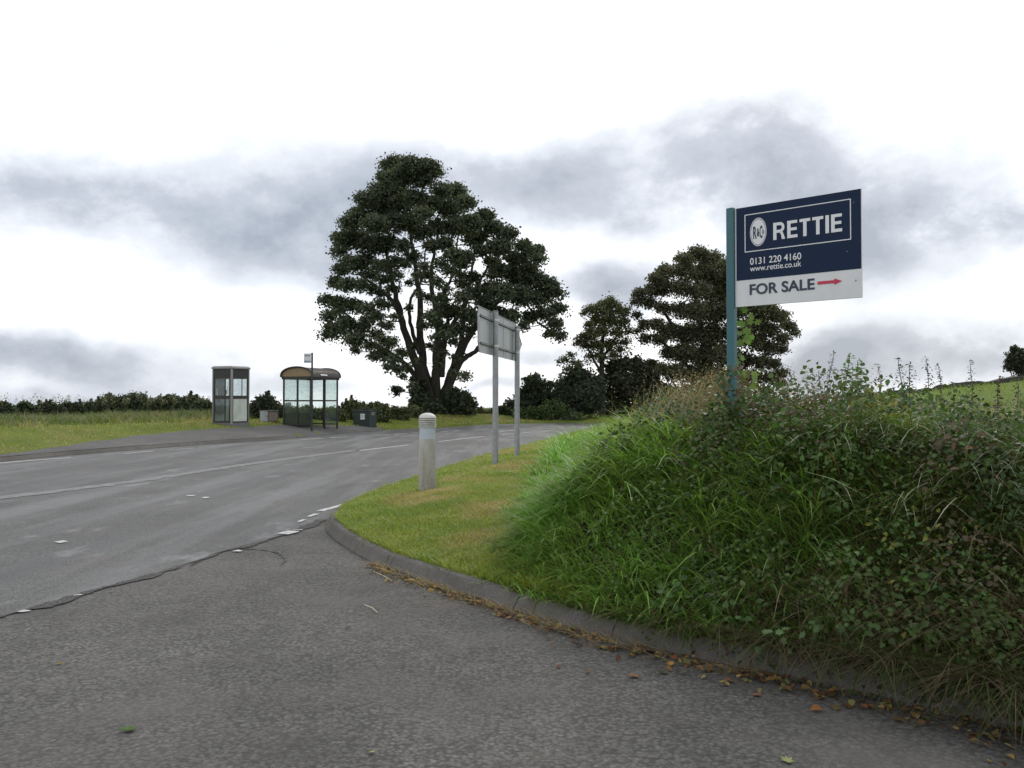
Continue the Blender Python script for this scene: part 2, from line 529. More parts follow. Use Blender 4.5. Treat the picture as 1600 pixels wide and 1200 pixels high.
M['leaf'] = mat_leaf('leaf_dark', .25, .6, 1.0, .2)
M['grass'] = mat_leaf('grass_blade', .38, .45, 1.0, .38)
M['dry'] = mat_leaf('dry_blade', .25, .8, 1.0, .08)
M['weed'] = mat_leaf('weed_leaf', .30, .5)
M['bark'] = mat_bark('bark', (.055, .050, .042))
M['bark_pale'] = mat_bark('bark_pale', (.12, .10, .075))

# ============================================================ terrain
def axis(segs):
    out = []
    for a, b, s in segs:
        n = max(1, int(round((b - a) / s)))
        out += list(np.linspace(a, b, n, endpoint=False))
    out.append(segs[-1][1])
    return np.array(out)
def build_ground():
    xs = axis([(-900,-200,70), (-200,-60,10), (-60,-20,2), (-20,-4,.35), (-4,4,.085), (4,9,.25), (9,30,.8), (30,90,3), (90,200,12), (200,900,70)])
    ys = axis([(-60,-10,10), (-10,1.5,1), (1.5,13,.085), (13,30,.25), (30,60,.5), (60,100,2.5), (100,240,12), (240,1500,90)])
    X, Y = np.meshgrid(xs, ys)
    Z = H(X, Y)
    # far land falls away to low hills on the horizon
    far = sstep(260, 1100, np.hypot(X, Y)) 
    Z = Z * (1 - far) - far * 13
    nx, ny = len(xs), len(ys)
    V = np.stack([X.ravel(), Y.ravel(), Z.ravel()], 1)
    i = np.arange(nx * ny).reshape(ny, nx)
    T = np.stack([i[:-1, :-1].ravel(), i[:-1, 1:].ravel(), i[1:, 1:].ravel(), i[1:, :-1].ravel()], 1)
    t = sd(V[:, 0], V[:, 1], TL, KC)
    c = np.zeros((len(V), 3))
    c[:, 0] = sstep(-.25, .3, t) * (1 - sstep(5, 8, t))
    c[:, 1] = sstep(5, 8, t)
    f = sd(V[:, 0], V[:, 1], FL, FC)
    c[:, 0] = np.maximum(c[:, 0], sstep(6, 9, f) * (1 - sstep(20, 26, f)) * .7)
    o = link('ground', np_mesh('ground', V, T, c, True), M['ground'])
    tag(o, kind='structure', label='grassy ground with roadside bank and sloping green field beyond')
build_ground()

def flat_poly(name, pts, z, mat, parent=None):
    bm = bmesh.new()
    vs = [bm.verts.new((p[0], p[1], z)) for p in pts]
    f = bm.faces.new(vs)
    if f.normal.z < 0: bmesh.ops.reverse_faces(bm, faces=[f])
    bmesh.ops.triangulate(bm, faces=bm.faces[:])
    me = bpy.data.meshes.new(name); bm.to_mesh(me); bm.free()
    for p in me.polygons:
        pass
    o = link(name, me, mat, parent)
    return o
JL = catmull([(-9.5,-12),(-7.6,-4),(-5.6,1.5)] + [G(*p) for p in ((0,965),(110,932),(225,903),(330,868),(450,834),(500,812))], .3)
jj = np.array([[ (rnd.random()-.5)*.05, (rnd.random()-.5)*.07] for _ in JL]); JL = JL + jj
ks = int(np.argmin(np.hypot(KL[:, 0] - JL[-1][0], KL[:, 1] - JL[-1][1])))
side = flat_poly('side_road', [(-11.5,-15),(11,-15),(11.5,-1.8)] + [(x+ .04, y+.04) for x, y in KL[5:ks+25:4]] + [(-4,13),(-9,13),(-11.5,0)], 0.0, M['side_asphalt'])
tag(side, 'coarse grey chipped tarmac of the side road mouth', kind='structure')
main_pts = list(JL) + list(KL[ks:]) + [(80, 90)] + list(FL[::-1]) + [(-10.5, -20)]
main = flat_poly('main_road', main_pts, 0.004, M['main_asphalt'])
tag(main, 'smoother bluish grey main road curving away to the right', kind='structure')

def ribbon(line, w0, w1, z, jit=0.0, off=0.0):
    """flat strip along polyline, returns V, T"""
    P = np.asarray(line, float)
    d = np.gradient(P, axis=0); d /= np.linalg.norm(d, axis=1)[:, None] + 1e-9
    n = np.stack([-d[:, 1], d[:, 0]], 1)
    w0 = np.broadcast_to(w0, len(P)) + (rng.random(len(P)) - .5) * jit
    w1 = np.broadcast_to(w1, len(P)) + (rng.random(len(P)) - .5) * jit
    a = P + n * (w0)[:, None]; b = P + n * (w1)[:, None]
    z = np.broadcast_to(z, len(P))
    V = np.vstack([np.column_stack([a, z]), np.column_stack([b, z])])
    m = len(P); i = np.arange(m - 1)
    T = np.stack([i, i + m, i + m + 1, i + 1], 1)
    return V, T
def resamp(P, step):
    P = np.asarray(P, float)
    s = np.concatenate([[0], np.cumsum(np.linalg.norm(np.diff(P, axis=0), axis=1))])
    n = max(2, int(s[-1] / step) + 1)
    q = np.linspace(0, s[-1], n)
    return np.stack([np.interp(q, s, P[:, 0]), np.interp(q, s, P[:, 1])], 1)
# dark ragged joint between the two surfacings
jr = resamp(JL, .05)
bw = np.clip(.26 * fbm(jr[:, 0]*3, jr[:, 1]*3, .9) - .085, 0, .2)
V, T = ribbon(jr, -bw * .9 - .012, bw * .45, .008, .035)
tag(link('road_joint', np_mesh('road_joint', V, T), M['seam']), 'dark ragged joint where the side road meets the main road', kind='structure')
# a curved crack in the mouth of the side road
cr = resamp(catmull([G(*p) for p in ((300,884),(345,862),(395,858),(430,862),(446,872),(440,884))], .1), .04)
V, T = ribbon(cr, -.008, .008, .006, .03)
tag(link('road_joint', np_mesh('road_joint', V, T), M['seam']), 'short curved dark crack in the side road mouth', kind='structure')

# ---------------------------------------------------------- kerbs
def kerb(name, line, flip, label, stone=.915, face=.055, top=.13, h=.115):
    P = resamp(line, stone / 6)
    d = np.gradient(P, axis=0); d /= np.linalg.norm(d, axis=1)[:, None]
    n = np.stack([-d[:, 1], d[:, 0]], 1) * (-1 if flip else 1)
    prof = [(0, -.06), (0, .015), (face, h - .015), (face + .015, h), (top, h + .004), (top + .004, -.06)]
    V = []; F = []
    m = len(prof)
    i = 0
    while i < len(P) - 1:
        j = min(i + 6, len(P) - 1)
        dz = (rnd.random() - .5) * .006; dn = (rnd.random() - .5) * .006
        b = len(V); rows = 0
        for k in range(i, j + 1):
            q = P[k].copy()
            if k == i: q = q + d[k] * .003
            if k == j: q = q - d[k] * .003
            for (o_, z_) in prof:
                e = (rnd.random() - .5) * .003
                V.append((q[0] + n[k][0] * (o_ + dn + e), q[1] + n[k][1] * (o_ + dn + e), z_ + (dz if z_ > 0 else 0)))
            rows += 1
        for r_ in range(rows - 1):
            for c in range(m - 1):
                F.append((b + r_*m + c, b + r_*m + c + 1, b + (r_+1)*m + c + 1, b + (r_+1)*m + c))
        F.append(tuple(b + c for c in range(m))); F.append(tuple(b + (rows-1)*m + c for c in reversed(range(m))))
        i = j
    mb = MB(); mb.add(V, F)
    return tag(mb.build(name, M['kerb']), label, kind='structure')
kerb('kerb', KL[KL[:, 1] < 48][::1], True, 'worn concrete kerb curving round the grass corner')
fk = FL[(FL[:, 1] < 32.5)]
kerb('kerb', fk, False, 'low concrete kerb along the far side of the main road', h=.10)
# footpath behind the far kerb, widening towards the bus shelter
fp = resamp(FL[(FL[:, 1] > -15) & (FL[:, 1] < 41)], .5)
wd = .35 + 2.0 * sstep(19.5, 31, fp[:, 1]) - 1.4 * sstep(36, 40.5, fp[:, 1])
d0 = np.where(fp[:, 1] < 32.5, .13, -.03)
def path_mesh():
    cols = 7
    d = np.gradient(fp, axis=0); d /= np.linalg.norm(d, axis=1)[:, None]
    n = np.stack([-d[:, 1], d[:, 0]], 1)
    V = []; m = len(fp)
    for c in range(cols):
        o_ = d0 + (wd - d0) * c / (cols - 1) + ((rng.random(m) - .5) * .18 if c == cols - 1 else 0)
        q = fp + n * o_[:, None]
        z = H(q[:, 0], q[:, 1])
        z = np.where(z < 0.05, 0.10, z) + .015
        z = np.where((fp[:, 1] >= 32.5) & (c == 0), .010, z)
        V.append(np.column_stack([q, z]))
    V = np.vstack(V)
    T = []
    for c in range(cols - 1):
        i = np.arange(m - 1)
        T.append(np.stack([i + c*m, i + (c+1)*m, i + (c+1)*m + 1, i + c*m + 1], 1))
    return np_mesh('footpath', V, np.vstack(T), smooth=True)
tag(link('footpath', path_mesh(), M['path_asphalt']), 'dark tarmac footpath behind the far kerb', kind='structure')

# ---------------------------------------------------------- painted road markings
def marking(segs, mat, z, label, w=.10, jit=.02):
    VV = []; TT = []; b = 0
    for s in segs:
        ww = s[2] if len(s) > 2 else w
        p = resamp(np.array([G(*s[0]), G(*s[1])]) if not isinstance(s[0], list) else catmull([G(*q) for q in s[0]], .4), .15)
        V, T = ribbon(p, -ww / 2, ww / 2, z, jit)
        VV.append(V); TT.append(T + b); b += len(V)
    o = link('road_marking', np_mesh('road_marking', np.vstack(VV), np.vstack(TT)), mat)
    return tag(o, label, kind='structure')
marking([([(-120,736),(0,724),(112,715)], 0, .13), ((196,709),(240,705),.1), ((262,703.5),(305,700.5),.08),
         ([(310,700),(400,693),(470,688)], 0, .05)], M['paint'], .010, 'faded white edge line by the far kerb')
marking([((472,687),(504,685)), ((516,684.5),(544,682.5)), ((556,682),(572,681)), ((588,680.5),(608,679.3)), ((616,679),(636,677.8)),
         ((644,677),(653,676.5)), ((658,676.2),(664,675.8)), ((688,674.8),(700,674.2)), ((708,673.6),(719,673))], M['paint'], .010, 'row of white dashes marking the bus lay-by', w=.16)
marking([((560,704.5),(638,695.5)), ((685,690.2),(757,682)), ((783,679.5),(804,677.6)), ((815,676.8),(828,675.6)), ((846,674.5),(864,673)),
         ], M['paint'], .010, 'white centre dashes of the main road', w=.13)
marking([([(742,671.6),(766,670.4)], 0, .14), ([(779,674.5),(808,672.3)], 0, .16), ([(812,671.5),(880,669)], 0, .1), ((887,677),(915,675), .2), ((925,671),(950,670), .12)], M['paint'], .010, 'white lines where the road bends out of sight')
marking([([(-150,795),(0,778),(200,754),(400,724),(555,704)], 0, .34)], M['worn'], .010, 'long pale worn band along the middle of the road', jit=.12)
marking([((500,799),(568,781),.11)], M['paint'], .010, 'white edge line by the grass corner', jit=.01)
marking([((467,816),(476,812.5),.08), ((484,808),(496,803.5),.05), ((443,835),(461,830.5),.12), ((458,829),(474,828),.06), ((118,931),(128,929),.05),
         ((38,957),(48,954),.05), ((293,775),(305,775),.14), ((318,778),(328,778),.14), ((95,846),(104,848),.08), ((368,861),(378,862),.06)], M['paint'], .012, 'broken scraps of old white give way paint', jit=.05)

# ============================================================ things
M['teal'] = mat_simple('teal_paint', (.030, .125, .15), .45, 0, .12, 9, ((.05, .08, .07), .35))
M['navy'] = mat_simple('navy_print', (.009, .022, .055), .5, 0, .08, 3, spec=.15)
M['whiteboard'] = mat_simple('white_board', (.66, .67, .68), .4, 0, .05, 3, ((.42, .42, .38), .35))
M['whitetext'] = mat_simple('white_letter', (.70, .71, .72), .4, 0, .03, 3)
M['navytext'] = mat_simple('navy_letter', (.012, .026, .060), .4, 0, .05, 3)
M['red'] = mat_simple('red_arrow', (.50, .02, .07), .4, 0, .05, 3)
M['galv'] = mat_simple('galvanised_steel', (.30, .31, .33), .5, .35, .18, 14, ((.18, .17, .15), .4))
M['galv_dark'] = mat_simple('weathered_channel', (.15, .155, .16), .55, .3, .18, 14)
M['alu'] = mat_simple('aluminium_back', (.36, .375, .39), .45, .35, .12, 5, ((.22, .22, .20), .5))
M['screw'] = mat_simple('screw_metal', (.5, .5, .5), .35, .8)

def text_geo(txt, h, width=None, bold=0.0, depth=.0015, shear=0):
    """flat lettering in XZ facing -Y, lower-left at the origin; h = cap height"""
    cu = bpy.data.curves.new('t', 'FONT'); cu.body = txt
    cu.size = 1.0; cu.extrude = .02; cu.offset = bold; cu.shear = shear
    ob = bpy.data.objects.new('t', cu); COL.objects.link(ob)
    bpy.context.view_layer.update()
    dg = bpy.context.evaluated_depsgraph_get()
    me = bpy.data.meshes.new_from_object(ob.evaluated_get(dg))
    V = np.array([v.co[:] for v in me.vertices]); F = [tuple(p.vertices) for p in me.polygons]
    bpy.data.objects.remove(ob); bpy.data.curves.remove(cu); bpy.data.meshes.remove(me)
    V[:, 0] -= V[:, 0].min()
    cap = .73 if bold < .001 else .73
    V[:, :2] *= h / cap
    if width: V[:, 0] *= width / V[:, 0].max()
    z = V[:, 2] / .02 * depth
    return [(x, -zz, y) for x, y, zz in zip(V[:, 0], V[:, 1], z)], F

def for_sale():
    bl = Vector((1.76, 6.5)); br = Vector((2.49, 5.87))
    d = (br - bl); w = d.length; d.normalize()
    rz = math.atan2(d.y, d.x)
    zt = EYE + (HOR - 325) / FPX * 6.5; zb = EYE + (HOR - 480) / FPX * 6.5
    h = zt - zb
    pc = bl - d * .034
    z0 = h1(pc.x, pc.y) - .05
    root = empty('for_sale_sign', (pc.x, pc.y, z0), rz, label='dark blue and white FOR SALE board on a teal wooden post in the overgrown bank', cat='sign')
    p = MB(); p.bbox((0, 0, (zt + .008 - z0) / 2), (.062, .062, zt + .008 - z0), .004)
    p.build('post', M['teal'], root)
    x0 = .034; B = zb - z0
    b = MB(); b.bbox((x0 + w/2, 0, B + h/2), (w, .014, h), .0015)
    board = b.build('board', M['whiteboard'], root)
    # fractions of the board, measured on the photograph
    def X(u): return x0 + u * w
    def Z(v): return B + h * (1 - v)
    fy = -.007
    n = MB(); n.box((X(.5045), fy - .001, (Z(.004) + Z(.735)) / 2), (w * .984, .002, Z(.004) - Z(.735)))
    n.build('navy_panel', M['navy'], board)
    fy2 = fy - .0025
    # thin border box
    u0, u1, v0, v1 = .085, .925, .085, .455
    t = .0065
    bo = MB()
    bo.box(((X(u0)+X(u1))/2, fy2, Z(v0)), (X(u1)-X(u0), .002, t)); bo.box(((X(u0)+X(u1))/2, fy2, Z(v1)), (X(u1)-X(u0), .002, t))
    bo.box((X(u0)+t/2, fy2, (Z(v0)+Z(v1))/2), (t, .002, Z(v0)-Z(v1)-t)); bo.box((X(u1)-t/2, fy2, (Z(v0)+Z(v1))/2), (t, .002, Z(v0)-Z(v1)-t))
    bo.build('border', M['whitetext'], board)
    def txt(s, u, v, hh, width, mat, bold):
        vs, fs = text_geo(s, hh, width, bold)
        mb = MB(); mb.add([(a + X(u), b_ + fy2, c + Z(v)) for a, b_, c in vs], fs)
        return mb.build('lettering', mat, board)
    # bold grotesque capitals
    def glyph(ch, W_):
        s_ = .215                                # stroke, in cap heights
        if ch == 'I': return [[(0,0),(s_,0),(s_,1),(0,1)]]
        if ch == 'T': return [[(W_/2-s_/2,0),(W_/2+s_/2,0),(W_/2+s_/2,.83),(W_,.83),(W_,1),(0,1),(0,.83),(W_/2-s_/2,.83)]]
        if ch == 'E': return [[(0,0),(W_,0),(W_,.175),(s_,.175),(s_,.425),(W_*.93,.425),(W_*.93,.59),(s_,.59),(s_,.83),(W_*.98,.83),(W_*.98,1),(0,1)]]
        out = []                                 # R: stem, bowl as a C of quads, leg
        out.append([(0,0),(s_,0),(s_,1),(0,1)])
        out.append([(s_,.83),(W_*.60,.83),(W_*.60,1),(s_,1)]); out.append([(s_,.40),(W_*.60,.40),(W_*.60,.565),(s_,.565)])
        cx_, cy_, ro, ri = W_*.60, .70, .30, .13
        for i in range(8):
            a0 = -PI/2 + PI*i/8; a1 = -PI/2 + PI*(i+1)/8
            out.append([(cx_+ri*math.cos(a0), cy_+ri*math.sin(a0)),(cx_+ro*math.cos(a0)*1.0, cy_+ro*math.sin(a0)),(cx_+ro*math.cos(a1), cy_+ro*math.sin(a1)),(cx_+ri*math.cos(a1), cy_+ri*math.sin(a1))])
        out.append([(W_*.76,0),(W_*1.06,0),(W_*.88,.36),(W_*.80,.46),(W_*.55,.41),(W_*.66,.33),(W_*.72,.2)])
        return out
    chs = [('R', .74), ('E', .66), ('T', .68), ('T', .68), ('I', .215), ('E', .66)]
    tot = sum(c_[1] for c_ in chs) + .13 * 5 + .05
    ch_h = h * .168; xs_ = w * .535 / tot; xx = X(.325); bz = Z(.372)
    for c_, cw in chs:
        g_ = MB()
        for poly in glyph(c_, cw):
            g_.prism([(xx + a*xs_, bz + b_*ch_h) for a, b_ in poly], fy2 - .0012, fy2 + .0005)
        g_.build('letter', M['whitetext'], board)
        xx += (cw + .13 + (.05 if c_ == 'R' else 0)) * xs_
    txt('0131 220 4160', .130, .588, h * .068, w * .418, M['whitetext'], .008)
    txt('www.rettie.co.uk', .130, .655, h * .058, w * .418, M['whitetext'], .004)
    txt('FOR SALE', .125, .885, h * .105, w * .525, M['navytext'], .022)
    # oval emblem
    cx, cz = X(.200), (Z(v0) + Z(v1)) / 2
    def disc(rx, rz_, y, y1, nseg=48):
        return [(cx + rx * math.cos(2*PI*k/nseg), cz + rz_ * math.sin(2*PI*k/nseg)) for k in range(nseg)]
    e = MB(); e.prism(disc(w*.069, h*.141, 0, 0), fy2 - .001, fy2 + .0015)
    em = e.build('emblem', M['whitetext'], board)
    ring = MB(); o1 = disc(w*.0635, h*.133, 0, 0); o2 = disc(w*.0605, h*.1275, 0, 0)
    k = len(o1)
    ring.add([(a, fy2 - .0022, c) for a, c in o1] + [(a, fy2 - .0022, c) for a, c in o2], [(i, (i+1) % k, k + (i+1) % k, k + i) for i in range(k)])
    # stretched condensed monogram letters
    for s, ux, hh, ww, zo in (('R', -.042, .125, .030, -.062), ('&', -.010, .082, .021, -.042), ('C', .014, .125, .022, -.062), ('o', .036, .060, .012, -.022)):
        vs, fs = text_geo(s, h * hh, w * ww, .02, .001)
        ring.add([(a + cx + w * ux, b_ + fy2 - .0028, c + cz + h * zo) for a, b_, c in vs], fs)
    ring.build('monogram', M['navytext'], board)
    ar = MB()
    ax0, ax1, az = X(.672), X(.855), Z(.832)
    hh = h * .014
    ar.prism([(ax0, az - hh), (ax1 - w*.055, az - hh), (ax1 - w*.055, az - hh*2.1), (ax1, az), (ax1 - w*.055, az + hh*2.1), (ax1 - w*.055, az + hh), (ax0, az + hh)], fy2 - .001, fy2 + .001)
    ar.build('arrow', M['red'], board)
    for (u, v) in ((.945, .12), (.955, .84), (.895, .565)):
        s2 = MB()
        q = [(X(u) + .0045 * math.cos(2*PI*i/12), Z(v) + .0045 * math.sin(2*PI*i/12)) for i in range(12)]
        s2.prism(q, fy - .004, fy - .001)
        s2.build('screw', M['galv_dark'], board)
for_sale()

def direction_sign():
    pa = Vector((-.32, 16.0)); pb = Vector((.113, 18.2))
    d = (pb - pa).normalized(); rz = math.atan2(d.y, d.x)
    z0 = h1(pa.x, pa.y); z1 = h1(pb.x, pb.y)
    L = (pb - pa).length
    ztop = EYE + (HOR - 487) / FPX * 16
    root = empty('direction_sign', (pa.x, pa.y, z0), rz, label='grey metal road direction sign seen from behind on two tall steel posts', cat='sign')
    zt1 = EYE + (HOR - 511) / FPX * 18.2
    for x, zb, zt in ((0, -.3, ztop - z0), (L, z1 - z0 - .3, zt1 - z0)):
        m = MB(); m.tube([(x, 0, zb), (x, 0, zt)], .057, 20)
        po = m.build('post', M['galv'], root)
        c = MB(); c.lathe([(.060, -.008), (.062, 0), (.060, .012), (.04, .02), (.01, .022)], 20, (x, 0, zt))
        c.build('post_cap', M['galv_dark'], po)
    # panel hangs on the far (left) side of the posts: +Y local is to the left of the line
    pt = EYE + (HOR - 478) / FPX * 15 - z0; pbm = pt - .83
    x0, x1 = -1.02, 2.50
    tip = x1 + .75
    mid = (pt + pbm) / 2
    poly = [(x0, pbm), (x1, pbm), (tip, mid), (x1, pt), (x0, pt), (x0 - .10, pt - .18), (x0 - .10, pbm + .18)]
    yb = .085
    m = MB(); m.prism(poly, yb, yb + .005)
    pan = m.build('panel', M['alu'], root)
    e = MB()
    pts = [(a, yb - .004, c) for a, c in poly] ; pts.append(pts[0])
    for a, b in zip(pts[:-1], pts[1:]): e.tube([a, b], .007, 6)
    e.build('edge_strip', M['galv'], pan)
    for zz in (pt - .16, pbm + .17):
        r_ = MB(); r_.bbox(((x0 + x1) / 2 + .05, yb - .016, zz), (x1 - x0 - .05, .03, .045), .004)
        r_.build('rail', M['galv_dark'], root)
        for x in (0, L):
            c = MB(); c.tube([(x, 0, zz - .018), (x, 0, zz + .018)], .063, 18)
            c.box((x, .062, zz), (.1, .03, .03))
            c.build('clip', M['screw'], root)
    # a few vertical seams and rivets on the panel back
    for xx in (.05, 1.15, 2.2):
        s = MB(); s.box((xx, yb - .003, mid), (.02, .005, .8)); s.build('panel_seam', M['galv'], pan)
direction_sign()

def mat_bollard():
    m, nt, out = new_mat('bollard_grp')
    tc = nt.nodes.new('ShaderNodeTexCoord')
    sep = nt.nodes.new('ShaderNodeSeparateXYZ'); nt.links.new(tc.outputs['Object'], sep.inputs[0])
    n = noise(nt, objco(nt, (1, 1, .3)), 9, 8, .7)
    n2 = noise(nt, objco(nt), 35, 6, .7)
    col = ramp(nt, n, [(.3, (.30, .29, .26)), (.55, (.44, .43, .40)), (.75, (.50, .49, .46))])
    col = mixc(nt, ramp(nt, noise(nt, objco(nt, (1, 1, .22), (0, 0, .6)), 6.5, 8, .7), [(.52, 0.0), (.70, .75)]), col, (.20, .20, .105))
    lo = nt.nodes.new('ShaderNodeMapRange'); lo.inputs[1].default_value = .75; lo.inputs[2].default_value = .0
    nt.links.new(sep.outputs[2], lo.inputs[0])
    mm = nt.nodes.new('ShaderNodeMath'); mm.operation = 'MULTIPLY'
    nt.links.new(lo.outputs[0], mm.inputs[0]); nt.links.new(ramp(nt, n2, [(.35, .1), (.7, .8)]), mm.inputs[1])
    col = mixc(nt, mm.outputs[0], col, (.19, .17, .12))
    princ(nt, out, col, .7, 0, bump(nt, n2, .003), .3)
    return m
M['bollard'] = mat_bollard()
M['bollard_head'] = mat_simple('bollard_head', (.56, .555, .53), .6, 0, .10, 14, ((.28, .27, .22), .5))
M['reflector'] = mat_simple('reflector_sleeve', (.42, .47, .52), .35, .0, .05, 8, ((.3, .31, .28), .3))
M['ring_dark'] = mat_simple('groove_dark', (.09, .085, .07), .8)  # darker tone for the grooves between the ribs
def bollard():
    D = 11.6
    x, y = (668 - 800) / FPX * D, D
    z = h1(x, y)
    hh = (EYE + (HOR - 645) / FPX * D) - z
    root = empty('bollard', (x, y, z), label='dirty white plastic verge bollard with ribbed domed head on the grass corner', cat='bollard')
    r_ = .113
    b = MB(); b.lathe([(r_ + .012, -.1), (r_ + .012, .02), (r_ + .008, .3), (r_ + .003, hh - .36)], 40)
    b.build('body', M['bollard'], root)
    s = MB(); s.lathe([(r_ - .004, hh - .362), (r_ - .002, hh - .36), (r_ - .002, hh - .205), (r_ - .004, hh - .203)], 40)
    s.build('reflective_sleeve', M['reflector'], root)
    prof = []
    zz = hh - .203
    for k in range(5):
        prof += [(r_ + .006, zz), (r_ + .010, zz + .004), (r_ + .010, zz + .011), (r_ + .004, zz + .015), (r_ - .006, zz + .017), (r_ - .006, zz + .024)]
        zz += .026
    g = hh - zz
    for k in range(13):
        a = k / 12 * PI / 2
        prof.append(((r_ + .008) * math.cos(a) + .0005, zz + g * math.sin(a)))
    c = MB(); c.lathe(prof, 40)
    c.build('ribbed_head', M['bollard_head'], root)
    q = MB(); q.lathe([(r_ - .005, hh - .2), (r_ - .005, zz)], 40)
    q.build('groove', M['ring_dark'], root)
bollard()

# glass
def mat_glass(name, tint, clear=.9, rough=.03):
    m, nt, out = new_mat(name)
    tr = nt.nodes.new('ShaderNodeBsdfTransparent')
    n = noise(nt, objco(nt), 7, 7, .7)
    c = ramp(nt, n, [(.35, tint), (.75, tuple(v * .88 for v in tint))])
    nt.links.new(c, tr.inputs[0])
    gl = nt.nodes.new('ShaderNodeBsdfGlossy'); gl.inputs['Roughness'].default_value = rough
    gl.inputs[0].default_value = (.8, .85, .85, 1)
    df = nt.nodes.new('ShaderNodeBsdfDiffuse'); df.inputs[0].default_value = (.35, .42, .39, 1)
    m1 = nt.nodes.new('ShaderNodeMixShader'); m1.inputs[0].default_value = 1 - clear
    nt.links.new(tr.outputs[0], m1.inputs[1]); nt.links.new(df.outputs[0], m1.inputs[2])
    m2 = nt.nodes.new('ShaderNodeMixShader'); m2.inputs[0].default_value = .05
    nt.links.new(m1.outputs[0], m2.inputs[1]); nt.links.new(gl.outputs[0], m2.inputs[2])
    nt.links.new(m2.outputs[0], out.inputs[0])
    return m
M['glass'] = mat_glass('shelter_glass', (.92, .965, .945), .97)
M['glass2'] = mat_glass('booth_glass', (.94, .97, .97), .95)
M['frosted'] = mat_simple('frosted_panel', (.48, .54, .47), .4, 0, .1, 5, ((.3, .33, .28), .5))
M['dark_frame'] = mat_simple('dark_frame', (.035, .032, .030), .5, .2, .15, 10)
M['roof_brown'] = mat_simple('roof_brown', (.045, .038, .032), .5, 0, .2, 5, ((.12, .11, .09), .4))
M['tan_panel'] = mat_leaf('tan_panel', .6, .5)
M['black_panel'] = mat_simple('black_panel', (.02, .02, .022), .45, .1, .2, 6)
M['alu_frame'] = mat_simple('booth_aluminium', (.27, .265, .26), .45, .3, .12, 12, ((.2, .19, .17), .5))
M['white_notice'] = mat_simple('white_notice', (.62, .64, .66), .5, 0, .05, 20)
M['blue_notice'] = mat_simple('blue_notice', (.05, .12, .25), .5)
M['green_box'] = mat_simple('dark_green_paint', (.012, .030, .026), .5, 0, .15, 6)
M['grey_box'] = mat_simple('grey_cabinet_paint', (.36, .38, .40), .6, 0, .12, 6, ((.22, .19, .16), .4))
M['brown_box'] = mat_simple('brown_cabinet_side', (.17, .13, .11), .7, 0, .2, 6, ((.28, .26, .24), .4))

